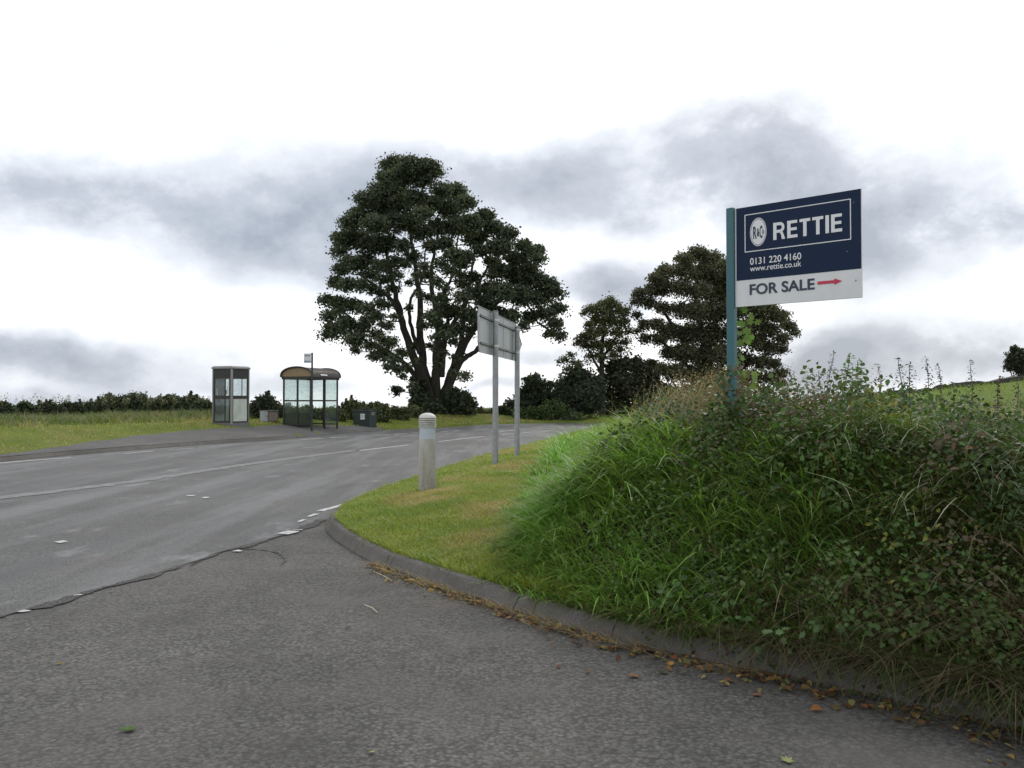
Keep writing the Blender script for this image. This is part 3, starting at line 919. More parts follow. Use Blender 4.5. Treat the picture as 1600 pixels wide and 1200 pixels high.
M['booth_post'] = mat_simple('booth_post', (.17, .16, .15), .5, .2, .15, 12, ((.10, .09, .08), .5))
def phone_box():
    D = 33.0
    cx = (362 - 800) / FPX * D   # near corner
    w = .95
    th = R(31)                  # left face turned this much
    # local: near corner at (0,0); left face along -X, right face along +Y
    z = h1(cx - .4, D + .5)
    hh = EYE + (HOR - 573) / FPX * D - z
    root = empty('phone_box', (cx, D, z), R(-31) + 0.0, label='glass and grey metal telephone kiosk standing on the far verge', cat='phone box')
    root.rotation_euler[2] = R(-24)
    t = .07
    for (x, y) in ((0, 0), (-w, 0), (0, w), (-w, w)):
        fr = MB(); fr.bbox((x, y, hh/2), (t, t, hh - .02), .008)
        fr.build('corner_post', M['alu_frame'] if y == 0 and x == 0 else M['booth_post'], root)
    rf = MB(); rf.bbox((-w/2, w/2, hh - .035), (w + .13, w + .13, .09), .015); rf.box((-w/2, w/2, hh + .02), (w + .02, w + .02, .03))
    roof = rf.build('roof', M['alu_frame'], root)
    fa = MB()
    zf = hh - .08 - .15
    for (a, b, ax) in ((-w/2, 0, 0), (-w/2, w, 0), (0, w/2, 1), (-w, w/2, 1)):
        s = (w - t, .035, .29) if ax == 0 else (.035, w - t, .29)
        fa.box((a, b, zf), s)
    fa.build('fascia', M['black_panel'], roof)
    base = MB(); base.box((-w/2, w/2, -.08), (w + .06, w + .06, .30)); base.build('plinth', M['galv_dark'], root)
    # door / side leaves: dark inner frames, mid rail, panes
    zr = hh * .475
    for name, cxy, ax in (('door', (-w/2, -.0), 0), ('side_wall', (-w/2, w), 0), ('side_wall', (0, w/2), 1), ('side_wall', (-w, w/2), 1)):
        m = MB(); L = w - t
        def bar(a, b, l, hz):
            if ax == 0: m.box((cxy[0] + a, cxy[1], b), (l, .032, hz))
            else: m.box((cxy[0], cxy[1] + a, b), (.032, l, hz))
        bar(-L/2 + .022, hh/2 - .1, .044, hh - .45); bar(L/2 - .022, hh/2 - .1, .044, hh - .45)
        bar(0, zr, L - .09, .13); bar(0, .10, L - .09, .06); bar(0, hh - .42, L - .09, .09)
        if ax == 0: bar(.14, hh/2 - .1, .03, hh - .5)
        f = m.build(name, M['dark_frame'], root)
        g = MB()
        z1, z2 = zr + .065, hh - .465
        if ax == 0: g.box((cxy[0], cxy[1], (z1+z2)/2), (L - .09, .008, z2 - z1))
        else: g.box((cxy[0], cxy[1], (z1+z2)/2), (.008, L - .09, z2 - z1))
        g.build('pane', M['glass2'], f)
        g = MB()
        z1, z2 = .13, zr - .065
        if ax == 0: g.box((cxy[0], cxy[1], (z1+z2)/2), (L - .09, .008, z2 - z1))
        else: g.box((cxy[0], cxy[1], (z1+z2)/2), (.008, L - .09, z2 - z1))
        g.build('lower_pane', M['frosted'] if (ax == 1) else M['glass2'], f)
        if name == 'door':
            hnd = MB(); hnd.tube([(cxy[0]+.30, -.05, zr + .1), (cxy[0]+.30, -.05, zr + .45)], .012, 8); hnd.build('handle', M['screw'], f)
    bk = MB(); bk.box((-w + .07, w*.34, 1.22), (.07, w*.56, 1.55))
    back = bk.build('backboard', M['galv_dark'], root)
    ph = MB(); ph.bbox((-w + .17, w*.30, 1.28), (.14, .32, .42), .02); ph.box((-w + .25, w*.30, 1.20), (.02, .22, .16))
    pho = ph.build('payphone', M['dark_frame'], root)
    hs = MB(); hs.tube([(-w + .28, w*.30 + .10, 1.40), (-w + .31, w*.30 + .12, 1.30), (-w + .28, w*.30 + .10, 1.20)], [.035, .02, .035], 8)
    hs.build('handset', M['black_panel'], pho)
    cd = MB(); cd.tube([(-w + .28, w*.30 + .10, 1.18), (-w + .32, w*.30 + .05, 1.0), (-w + .28, w*.30 - .02, .95), (-w + .24, w*.30 - .04, 1.08)], .008, 6); cd.build('cord', M['galv_dark'], pho)
    nb = MB(); nb.box((-w + .11, w*.30, 1.68), (.012, .30, .26)); nb.build('notice', M['blue_notice'], back)
    nb = MB(); nb.box((-w + .11, w*.12, 1.30), (.012, .10, .30)); nb.build('notice', M['white_notice'], back)
phone_box()

def bus_shelter():
    D = 36.0
    P1 = Vector(((487 - 800) / FPX * D, D))
    d = Vector((.36, .933)); d.normalize()
    rz = math.atan2(d.y, d.x)      # local X along the road, local +Y to the left/back
    # length to far front corner at px 527, depth to the back near corner at px 443
    def solve(dirv, px):
        k = (px - 800) / FPX
        return (k * P1.y - P1.x) / (dirv.x - k * dirv.y)
    L = solve(d, 527); n = Vector((-d.y, d.x)); Dp = solve(n, 443.5)
    z = h1(P1.x - .5, P1.y + .6)
    eave = EYE + (HOR - 590) / FPX * D - z
    peak = EYE + (HOR - 573) / FPX * D - z
    root = empty('bus_shelter', (P1.x, P1.y, z), rz, label='dark framed bus shelter with arched brown roof and greenish glass', cat='bus shelter')
    t = .06
    xs = [0, L*.5, L]
    def post(x, y, zt=None):
        m = MB(); m.box((x, y, (zt or eave)/2 - .1), (t, t, (zt or eave) + .2)); m.build('post', M['dark_frame'], root)
    for x in xs:
        post(x, 0); post(x, Dp)
    post(0, Dp*.5); post(L, Dp*.5)
    # rails
    zr = (EYE - z) - .03
    for zz, th in ((zr, .07), (.12, .05)):
        for c_, sz in (((L*.5, Dp), (L - t, .045)), ((0, Dp/2), (.045, Dp - t)), ((L, Dp/2), (.045, Dp - t)), ((L*.75, 0), (L*.5 - t, .045))):
            rl = MB(); rl.box((c_[0], c_[1], zz), (sz[0], sz[1], th)); rl.build('rail', M['dark_frame'], root)
    bm_ = MB()
    for y in (0, Dp): bm_.box((L*.5, y, eave), (L + .16, .09, .13))
    for x in (-.05, L + .05): bm_.box((x, Dp*.5, eave), (.06, Dp + .12, .11))
    bm_.build('eave_beam', M['dark_frame'], root)
    # panes: (x0,y0)-(x1,y1), z0,z1, material
    def pane(x0, y0, x1, y1, z0, z1, mat, name='pane'):
        dx, dy = x1 - x0, y1 - y0
        m = MB(); m.box(((x0+x1)/2, (y0+y1)/2, (z0+z1)/2), (abs(dx) if abs(dx) > .001 else .01, abs(dy) if abs(dy) > .001 else .01, z1 - z0))
        m.build(name, mat, root)
    g = .03
    for (a, b) in ((0, .5), (.5, 1)):
        for z0, z1 in ((.15, zr - .04), (zr + .04, eave - .06)):
            pane(L*a + g, Dp, L*b - g, Dp, z0, z1, M['glass'])
            pane(0, Dp*a + g, 0, Dp*b - g, z0, z1, M['glass'])
            pane(L, Dp*a + g, L, Dp*b - g, z0, z1, M['glass'])
    for z0, z1 in ((.15, zr - .04), (zr + .04, eave - .06)):
        pane(L*.5 + g, 0, L - g, 0, z0, z1, M['glass'])
    pane(.04, Dp - .02, L*.96, Dp - .02, .02, .62, M['black_panel'], 'kick_panel')
    pane(.02, .1, .02, Dp - .06, .02, .60, M['black_panel'], 'kick_panel')
    # seat
    s = MB(); s.box((L*.5, Dp - .24, .50), (L*.85, .28, .05)); seat = s.build('bench_seat', M['black_panel'], root)
    for x in (L*.15, L*.85):
        s = MB(); s.box((x, Dp - .24, .24), (.05, .05, .48)); s.build('bench_leg', M['dark_frame'], seat)
    # barrel roof
    NA = 14; oh = .10
    arc = []
    for k in range(NA + 1):
        a = PI * k / NA
        arc.append((Dp/2 - math.cos(a) * (Dp/2 + oh), eave + .05 + (peak - eave - .05) * math.sin(a) ** .8))
    def shell(y0i, y1i, xa, xb, mat, nm, off=0):
        V = []; F = []
        seg = arc[y0i:y1i + 1]
        for x in (xa, xb):
            for y, zz in seg: V.append((x, y, zz + off))
            for y, zz in seg: V.append((x, y, zz + off - .025))
        n_ = len(seg)
        for i in range(n_ - 1):
            F += [(i, i+1, 2*n_+i+1, 2*n_+i), (n_+i+1, n_+i, 3*n_+i, 3*n_+i+1), (i+1, i, n_+i, n_+i+1), (2*n_+i, 2*n_+i+1, 3*n_+i+1, 3*n_+i)]
        F += [(0, 2*n_, 3*n_, n_), (n_-1, 2*n_-1, 4*n_-1, 3*n_-1)]
        mb = MB(); mb.add(V, F, True)
        return mb.build(nm, mat, root)
    shell(0, NA, -.12, L + .12, M['roof_brown'], 'roof')
    # arched end frames and tan translucent gable infill
    for x in (-.11, L + .11):
        m = MB(); m.tube([(x, y, zz) for y, zz in arc], .035, 6); m.build('end_arch', M['dark_frame'], root)
    for x in (-.06, L + .06):
        poly = [(y, zz - .03) for y, zz in arc]
        mb = MB(); mb.add([(x, y, zz) for y, zz in poly] + [(x + .008, y, zz) for y, zz in poly],
            [tuple(range(NA+1)), tuple(range(2*NA+1, NA, -1))] + [(i, i+1, NA+2+i, NA+1+i) for i in range(NA)])
        o = mb.build('gable_panel', M['gable'], root)
    nb = MB(); nb.box((L*.38, -.115, eave + .13), (.5, .012, .07), (R(-35), 0, 0)); nb.build('name_strip', M['white_notice'], root)
M['gable'] = mat_simple('tan_gable', (.25, .18, .10), .6, 0, .15, 4)
bus_shelter()

def bus_stop():
    D = 35.0
    x = (487.5 - 800) / FPX * D
    z = h1(x, D)
    if z < 0: z = 0
    zt = EYE + (HOR - 551) / FPX * D - z
    root = empty('bus_stop_sign', (x, D, z), label='bus stop pole with small white flag rising above the shelter roof', cat='sign')
    p = MB(); p.tube([(0, 0, -.3), (0, 0, zt)], .04, 12); p.build('pole', M['dark_frame'], root)
    f = MB(); f.bbox((-.20, 0, zt - .23), (.30, .02, .40), .004)
    fl = f.build('flag', M['white_notice'], root)
    b = MB(); b.box((-.20, -.013, zt - .38), (.28, .003, .08)); b.build('flag_band', M['blue_grey'], fl)
    b = MB(); 
    for k in range(6): b.box((-.29 + k * .037, -.013, zt - .12), (.026, .003, .055))
    b.build('flag_lettering', M['galv_dark'], fl)
    for dz in (-.06, -.40):
        br = MB(); br.box((-.03, 0, zt + dz), (.06, .03, .02)); br.build('bracket', M['dark_frame'], root)
M['blue_grey'] = mat_simple('blue_grey_print', (.20, .30, .36), .5)
bus_stop()

def cabinets():
    D = 37.5
    x = (421 - 800) / FPX * D; z = h1(x, D)
    hh = EYE + (HOR - 642) / FPX * D - z
    r1 = empty('utility_cabinet', (x, D, z), R(12), label='small pale grey and brown roadside cabinet left of the bus shelter', cat='cabinet')
    m = MB(); m.bbox((-.22, 0, hh/2), (.34, .42, hh), .012); m.build('door', M['grey_box'], r1)
    m = MB(); m.bbox((.17, .02, hh/2 - .01), (.42, .40, hh - .02), .012); bd = m.build('body', M['brown_box'], r1)
    m = MB(); m.box((-.02, .01, hh + .012), (.84, .46, .03)); m.build('lid', M['galv_dark'], r1)
    m = MB(); m.box((-.10, -.22, hh*.5), (.02, .02, .1)); m.build('handle', M['dark_frame'], r1)
    D = 40.5
    x = (577 - 800) / FPX * D; z = h1(x, D + .3)
    hh = EYE + (HOR - 641) / FPX * D - z
    r2 = empty('equipment_box', (x, D, z), R(-28), label='dark green metal equipment box with a white notice right of the bus shelter', cat='cabinet')
    m = MB(); m.bbox((-.5, .3, hh/2 - .02), (1.0, .6, hh - .04), .015); m.build('body', M['green_box'], r2)
    m = MB(); m.bbox((-.5, .3, hh - .02), (1.06, .66, .06), .012); m.build('lid', M['green_box'], r2)
    m = MB(); m.box((-.40, -.008, hh*.62), (.26, .01, .28)); nt = m.build('notice', M['white_notice'], r2)
    m = MB(); 
    for k in range(3): m.box((-.40, -.015, hh*.62 + .07 - k*.055), (.16, .003, .016))
    m.build('notice_print', M['galv_dark'], nt)
    m = MB(); m.box((.008, .28, hh*.80), (.01, .26, .16)); m.build('notice', M['brown_box'], r2)
    for k in (-.93, -.07):
        m = MB(); m.box((k, -.005, hh*.4), (.03, .012, .5)); m.build('hinge', M['dark_frame'], r2)
cabinets()
# ============================================================ vegetation
def jitcol(c, n, v=.18, hv=.08):
    c = np.asarray(c, float)
    if c.ndim == 1: c = np.broadcast_to(c, (n, 3))
    b = 1 + (rng.random((n, 1)) - .5) * 2 * v
    h = 1 + (rng.random((n, 3)) - .5) * 2 * hv
    return np.clip(c * b * h, 0, 1)
def blades(P, h, w, az, lean, droop, col, seg=3, tipcol=None):
    """arching tapered blades. P (n,3); h,w,az,lean,droop (n); returns V,T,C"""
    n = len(P)
    dx, dy = np.cos(az), np.sin(az)
    wa = az + PI/2 + (rng.random(n) - .5) * 1.6
    wx, wy = np.cos(wa), np.sin(wa)
    V = np.zeros((n, 2*seg + 1, 3)); C = np.zeros((n, 2*seg + 1, 3))
    for s in range(seg + 1):
        u = s / seg
        hor = h * (lean * u + droop * u * u * .9)
        up = h * (u - droop * .62 * u ** 2.4)
        cx = P[:, 0] + dx * hor; cy = P[:, 1] + dy * hor; cz = P[:, 2] + up
        ww = w * (1 - u ** 1.7) * .5 * (0.75 + .5 * min(1, u * 3))
        cc = col if tipcol is None else col * (1 - u) + tipcol * u
        if s < seg:
            V[:, 2*s] = np.stack([cx - wx*ww, cy - wy*ww, cz], 1)
            V[:, 2*s+1] = np.stack([cx + wx*ww, cy + wy*ww, cz + ww * .2], 1)
            C[:, 2*s] = cc; C[:, 2*s+1] = cc
        else:
            V[:, 2*s] = np.stack([cx, cy, cz], 1); C[:, 2*s] = cc
    t = []
    for s in range(seg - 1):
        a = 2*s
        t += [(a, a+1, a+3), (a, a+3, a+2)]
    t.append((2*seg-2, 2*seg-1, 2*seg))
    t = np.array(t)
    T = (np.arange(n)[:, None, None] * (2*seg+1) + t[None]).reshape(-1, 3)
    return V.reshape(-1, 3), T, C.reshape(-1, 3)
LEAF4 = (np.array([(0,0,0), (.5,.42,.10), (0,1,-.05), (-.5,.42,.10)]), np.array([(0,1,2),(0,2,3)]))
LEAF7 = (np.array([(0,0,0), (.30,.12,.08), (.46,.38,.10), (.28,.72,.04), (0,1,-.12), (-.28,.72,.04), (-.46,.38,.10), (-.30,.12,.08), (0,.4,0)]),
         np.array([(0,1,8),(1,2,8),(2,3,8),(3,4,8),(4,5,8),(5,6,8),(6,7,8),(7,0,8)]))
LEAFM = (np.array([(0,0,0),(.34,-.05,.05),(.30,.20,.06),(.62,.36,.05),(.30,.48,.05),(.30,.78,.0),(.10,.66,.03),(0,1.0,-.1),(-.10,.66,.03),(-.30,.78,0),(-.30,.48,.05),(-.62,.36,.05),(-.30,.20,.06),(-.34,-.05,.05),(0,.35,0)]),
         np.array([(i, i+1, 14) for i in range(13)] + [(13, 0, 14)]))
def leaves(P, N, size, col, shape=LEAF4, aspect=.75, stretch=None):
    """leaf faces at P with normals N"""
    n = len(P)
    N = N / (np.linalg.norm(N, axis=1)[:, None] + 1e-9)
    r_ = rng.normal(size=(n, 3))
    A = np.cross(N, r_); A /= np.linalg.norm(A, axis=1)[:, None] + 1e-9
    B = np.cross(N, A)
    S, F = shape
    k = len(S)
    sz = np.broadcast_to(size, n)[:, None, None]
    V = P[:, None, :] + sz * (A[:, None, :] * S[None, :, 0:1] * aspect + B[:, None, :] * (S[None, :, 1:2] - .4) + N[:, None, :] * S[None, :, 2:3])
    T = (np.arange(n)[:, None, None] * k + F[None]).reshape(-1, 3)
    C = np.repeat(col, k, axis=0)
    return V.reshape(-1, 3), T, C
def combine(parts):
    V = []; T = []; C = []; b = 0
    for v, t, c in parts:
        V.append(v); T.append(t + b); C.append(c); b += len(v)
    return np.vstack(V), np.vstack(T), np.vstack(C)
def foliage(name, parts, mat, parent=None):
    V, T, C = combine(parts)
    return link(name, np_mesh(name, V, T, C), mat, parent)

def scatter(n, x0, x1, y0, y1):
    return rng.random(n) * (x1 - x0) + x0, rng.random(n) * (y1 - y0) + y0
def infrust(x, y, m=.06):
    return np.abs(x) < y * (800 / FPX + m) + .5

LAWN = {}
# ---- mown lawn on the corner verge
def lawn():
    parts = []
    for (n, y0, y1, x0, x1, hh, ww) in ((150000, 5.2, 13, -2.6, .6, (.025, .075), .0052), (90000, 13, 24, -2.4, 1.6, (.035, .09), .009), (45000, 24, 47, -1.2, 10, (.05, .12), .016)):
        x, y = scatter(n, x0, x1, y0, y1)
        k = sd(x, y, KL, KC); t = sd(x, y, TL, KC)
        ok = (k > .10 + .07 * fbm(x, y, .25)) & (t < .35)
        x, y, k, t = x[ok], y[ok], k[ok], t[ok]
        z = H(x, y) - .005
        m = len(x)
        dry = np.clip((fbm(x, y, .9) - .47) * 4.2 + .35 * sstep(.5, 1.3, k) - .25, 0, 1)[:, None] * sstep(.12, .5, k)[:, None]
        dry = dry * (rng.random((m, 1)) < .8)
        edge = (1 - sstep(.05, .35, k))[:, None]
        g = np.array([.19, .275, .035]); g2 = np.array([.29, .325, .05]); d = np.array([.42, .32, .15])
        mixg = np.clip(fbm(x, y, .35)[:, None] * 1.6 - .3, 0, 1)
        col = (g * (1 - mixg) + g2 * mixg) * (1 - dry) + d * dry
        col = jitcol(col, m, .25, .08)
        h = (hh[0] + rng.random(m) * (hh[1] - hh[0])) * (.6 + .9 * fbm(x, y, .5)) * (1 + .8 * sstep(.25, 0, np.abs(t)) )
        h = h * (1 + .5 * (1 - sstep(.1, .25, k)))
        parts.append(blades(np.column_stack([x, y, z]), h, ww * (.7 + .6 * rng.random(m)), rng.random(m) * 2 * PI, .2 + .5 * rng.random(m), .3 + .6 * rng.random(m), col, 2))
    o = foliage('lawn_grass', parts, M['grass'])
    tag(o, 'short yellow-green grass on the corner verge', 'grass', kind='stuff')
lawn()

# ---- rank long grass on the bank
def bank_grass():
    parts = []; dryp = []
    for (n, y0, y1, x0, x1, ww, seg, hs) in ((135000, 2.6, 9, -.6, 6.5, .0115, 5, .85), (62000, 9, 20, -.6, 12, .018, 4, .85), (30000, 20, 48, .5, 30, .028, 3, .9)):
        x, y = scatter(n, x0, x1, y0, y1)
        t = sd(x, y, TL, KC)
        edge = (fbm(x, y, .5) - .5) * .5
        dens = sstep(-.25, .15, t + edge) * (1 - .82 * sstep(2.6, 4.5, t))
        ok = (rng.random(n) < dens) & infrust(x, y) & (t < 9)
        x, y, t = x[ok], y[ok], t[ok]
        m = len(x)
        z = H(x, y) - .01
        # tussocks
        tus = fbm(x, y, .55); spec = fbm(x + 40, y, 1.4)
        az0 = 3.3 + 1.3 * (fbm(x, y + 30, 1.2) - .5) * 4          # wind combed over to the left and down the bank
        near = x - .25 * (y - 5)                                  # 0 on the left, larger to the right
        # long blades
        h = (.14 + .62 * tus ** 1.5) * hs * (.45 + .95 * rng.random(m) ** 1.3) * (.32 + .68 * sstep(-.2, .9, t)) * (1 - .35 * sstep(2.5, 4.5, t))
        h = np.where(y > 9, h * .9, h)
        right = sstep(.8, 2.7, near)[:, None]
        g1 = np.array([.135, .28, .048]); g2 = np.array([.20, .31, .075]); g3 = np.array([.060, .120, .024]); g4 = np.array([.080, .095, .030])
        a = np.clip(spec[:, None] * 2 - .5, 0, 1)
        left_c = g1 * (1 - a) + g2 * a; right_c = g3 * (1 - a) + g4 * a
        col = left_c * (1 - right * .85) + right_c * right * .85  # right side darkened: shade of the growth put into the blade colour
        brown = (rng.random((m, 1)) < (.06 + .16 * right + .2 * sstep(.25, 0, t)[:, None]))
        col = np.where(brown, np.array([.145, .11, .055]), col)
        col = jitcol(col, m, .28, .08)
        tip = col * np.array([1.25, 1.2, 1.15])
        az = az0 + rng.normal(size=m) * 1.25
        # blades that grow from the same root share a lean
        gx = np.round(x / .16).astype(int); gy = np.round(y / .16).astype(int)
        az = az + _ng[(gx * 7) % 256, (gy * 13) % 256] * 2.4 - 1.2
        col = col * (.72 + .56 * _ng[(gx * 5 + 3) % 256, (gy * 11 + 1) % 256])[:, None]
        h = h * (.7 + .6 * _ng[(gx * 3 + 9) % 256, (gy * 17) % 256])
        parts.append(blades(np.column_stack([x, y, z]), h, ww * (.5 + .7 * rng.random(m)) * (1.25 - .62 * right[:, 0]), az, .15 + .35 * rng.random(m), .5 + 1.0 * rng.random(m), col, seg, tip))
    # separate tall tufts that break the edge of the growth towards the lawn and the road
    for (cx, cy, r_, k, hh) in ((-.12, 8.3, .16, 260, .34), (-.02, 9.6, .18, 260, .38), (.1, 11.2, .2, 260, .42), (.25, 12.6, .22, 300, .5), (.5, 14.6, .25, 340, .62), (.62, 16.0, .22, 260, .72), (.9, 18.2, .3, 320, .75), (1.2, 19.5, .3, 280, .85),
                                (.5, 9.5, .25, 260, .5), (.8, 11.5, .3, 300, .6), (1.3, 14, .35, 320, .7), (.35, 7.2, .2, 260, .42), (.9, 6.4, .2, 240, .45), (1.6, 17.5, .4, 300, .8), (.25, 6.7, .15, 180, .34)):
        cx += .30; hh *= .72 + .2 * (cy > 11); k = int(k * .6)
        q = rng.normal(size=(k, 2)) * r_ * .5 + (cx, cy)
        a = np.arctan2(q[:, 1] - cy, q[:, 0] - cx) + rng.normal(size=k) * .7
        c = jitcol(np.array([.15, .32, .05]) * rnd.uniform(.8, 1.2), k, .25, .08)
        parts.append(blades(np.column_stack([q, H(q[:, 0], q[:, 1]) - .01]), hh * (.5 + .7 * rng.random(k)), np.full(k, .008 + .0006 * cy) * (.6 + .7 * rng.random(k)), a, .15 + .35 * rng.random(k), .4 + 1.0 * rng.random(k), c, 5, c * 1.2))
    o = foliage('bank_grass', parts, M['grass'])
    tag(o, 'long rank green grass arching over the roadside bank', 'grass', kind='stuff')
bank_grass()

def kerb_fringe():
    K = resamp(KL[(KL[:, 1] > 2.4) & (KL[:, 1] < 11.5) & (KL[:, 0] < 5)], .01)
    d = np.gradient(K, axis=0); d /= np.linalg.norm(d, axis=1)[:, None]
    nrm = np.stack([d[:, 1], -d[:, 0]], 1)
    if sd([K[30, 0] + nrm[30, 0]*.1], [K[30, 1] + nrm[30, 1]*.1], KL, KC)[0] > 0: nrm = -nrm
    n = 60000
    i = (rng.random(n) * len(K)).astype(int)
    right = sstep(0.0, 1.6, K[i, 0])
    pt = fbm(K[i, 0], K[i, 1], .35)
    ok = rng.random(n) < np.clip((pt - .32) * 2.2, .05, 1) * (.015 + .985 * right ** 1.4); i = i[ok]; right = right[ok]; pt = pt[ok]; n = len(i)
    inn = .07 + .10 * rng.random(n)
    P = K[i] - nrm[i] * inn[:, None]
    az = np.arctan2(nrm[i, 1], nrm[i, 0]) + rng.normal(size=n) * .95
    col = np.where(rng.random((n, 1)) < .35 + .25 * right[:, None], np.array([.085, .068, .040]), np.array([.07, .13, .026]) * (1 - .45 * right[:, None]))
    h = (.04 + .20 * rng.random(n) ** 2) * (.5 + 1.2 * right)
    nb = 9000
    j = (rng.random(nb) * len(K)).astype(int)
    rr = sstep(.7, 1.9, K[j, 0]); ok = rng.random(nb) < rr * np.clip((fbm(K[j, 0], K[j, 1], .3) - .3) * 2.5, .1, 1); j = j[ok]; nb = len(j)
    o_ = rng.uniform(-.22, .05, nb)
    Pb = np.column_stack([K[j] + nrm[j] * o_[:, None], np.clip(.03 + .16 * rng.random(nb) - o_ * .35 - np.clip(o_, 0, 1) * 1.5, .01, 1)])
    extra = leaves(Pb, rng.normal(size=(nb, 3)) * .6 + np.append(nrm[j].mean(0) * .7, .6), .018 + .022 * rng.random(nb), jitcol(np.where(rng.random((nb, 1)) < .45, np.array([.07, .05, .03]), np.array([.045, .075, .022])), nb, .35, .1), LEAF7, .7)
    o = foliage('kerb_grass', [extra, blades(np.column_stack([P, np.full(n, .115)]), h, .004 + .003 * rng.random(n), az, .5 + .7 * rng.random(n), .9 + .9 * rng.random(n), jitcol(col, n, .3, .08), 5)], M['dry'])
    tag(o, 'grass blades spilling over the top of the near kerb', 'grass', kind='stuff')
kerb_fringe()

def dry_stems():
    """pale seeded stems leaning out of the bank"""
    parts = []
    n = 5200
    x, y = scatter(n, -.2, 8, 3.0, 20)
    t = sd(x, y, TL, KC)
    p = sstep(.05, .4, t) * (1 - .6 * sstep(3, 5, t)) * (fbm(x + 9, y, 1.0) * 1.3) * (.35 + .65 * sstep(.2, 2.5, x - .2 * (y - 5)))
    ok = (rng.random(n) < p) & infrust(x, y)
    x, y, t = x[ok], y[ok], t[ok]; m = len(x)
    z = H(x, y)
    h = (.38 + .42 * rng.random(m)) * (1 - .3 * sstep(2.5, 4, x))
    az = 2.4 + rng.normal(size=m) * 1.3
    col = jitcol(np.array([.20, .165, .10]), m, .45, .08)
    w = np.clip(.0022 * y / 5, .0020, .008)
    parts.append(blades(np.column_stack([x, y, z]), h, w, az, .2 + .5 * rng.random(m), .3 + .8 * rng.random(m), col, 6))
    # upright tan seeding grass by the sign post and along the crest
    for (cx, cy, r_, k) in ((1.50, 6.95, .24, 230), (1.25, 7.4, .36, 150), (.9, 9.0, .5, 50), (2.3, 7.0, .6, 90), (3.6, 7.5, 1.0, 110), (5.5, 8.5, 1.2, 110)):
        q = rng.normal(size=(k, 2)) * r_ * .5 + (cx, cy)
        z = H(q[:, 0], q[:, 1]); 
        h = .42 + .38 * rng.random(k)
        col = jitcol(np.array([.30, .255, .155]), k, .35, .10)
        az = .3 + rng.normal(size=k) * .7
        parts.append(blades(np.column_stack([q, z]), h, np.full(k, .0042), az, .15 + .3 * rng.random(k), .1 + .5 * rng.random(k), col, 5))
        # seed heads: small grains along the upper third
        kk = 14
        for s in range(kk):
            u = .62 + .38 * s / kk
            u = np.full(k, u)
            lean = .15 + .3 * .5; dr = .3
            hx = h * (lean * u + dr * u * u * .9); hz = h * (u - dr * .62 * u ** 2.4)
            Pp = np.column_stack([q[:, 0] + np.cos(az) * hx, q[:, 1] + np.sin(az) * hx, z + hz]) + rng.normal(size=(k, 3)) * .008
            if k > 300 or s % 2: parts.append(leaves(Pp, rng.normal(size=(k, 3)), .012 + .01 * rng.random(k), jitcol(np.array([.31, .25, .15]), k, .3), LEAF4, .5))
    o = foliage('dry_grass', parts, M['dry'])
    tag(o, 'pale straw-coloured dead grass stems mixed through the bank', 'grass', kind='stuff')
dry_stems()

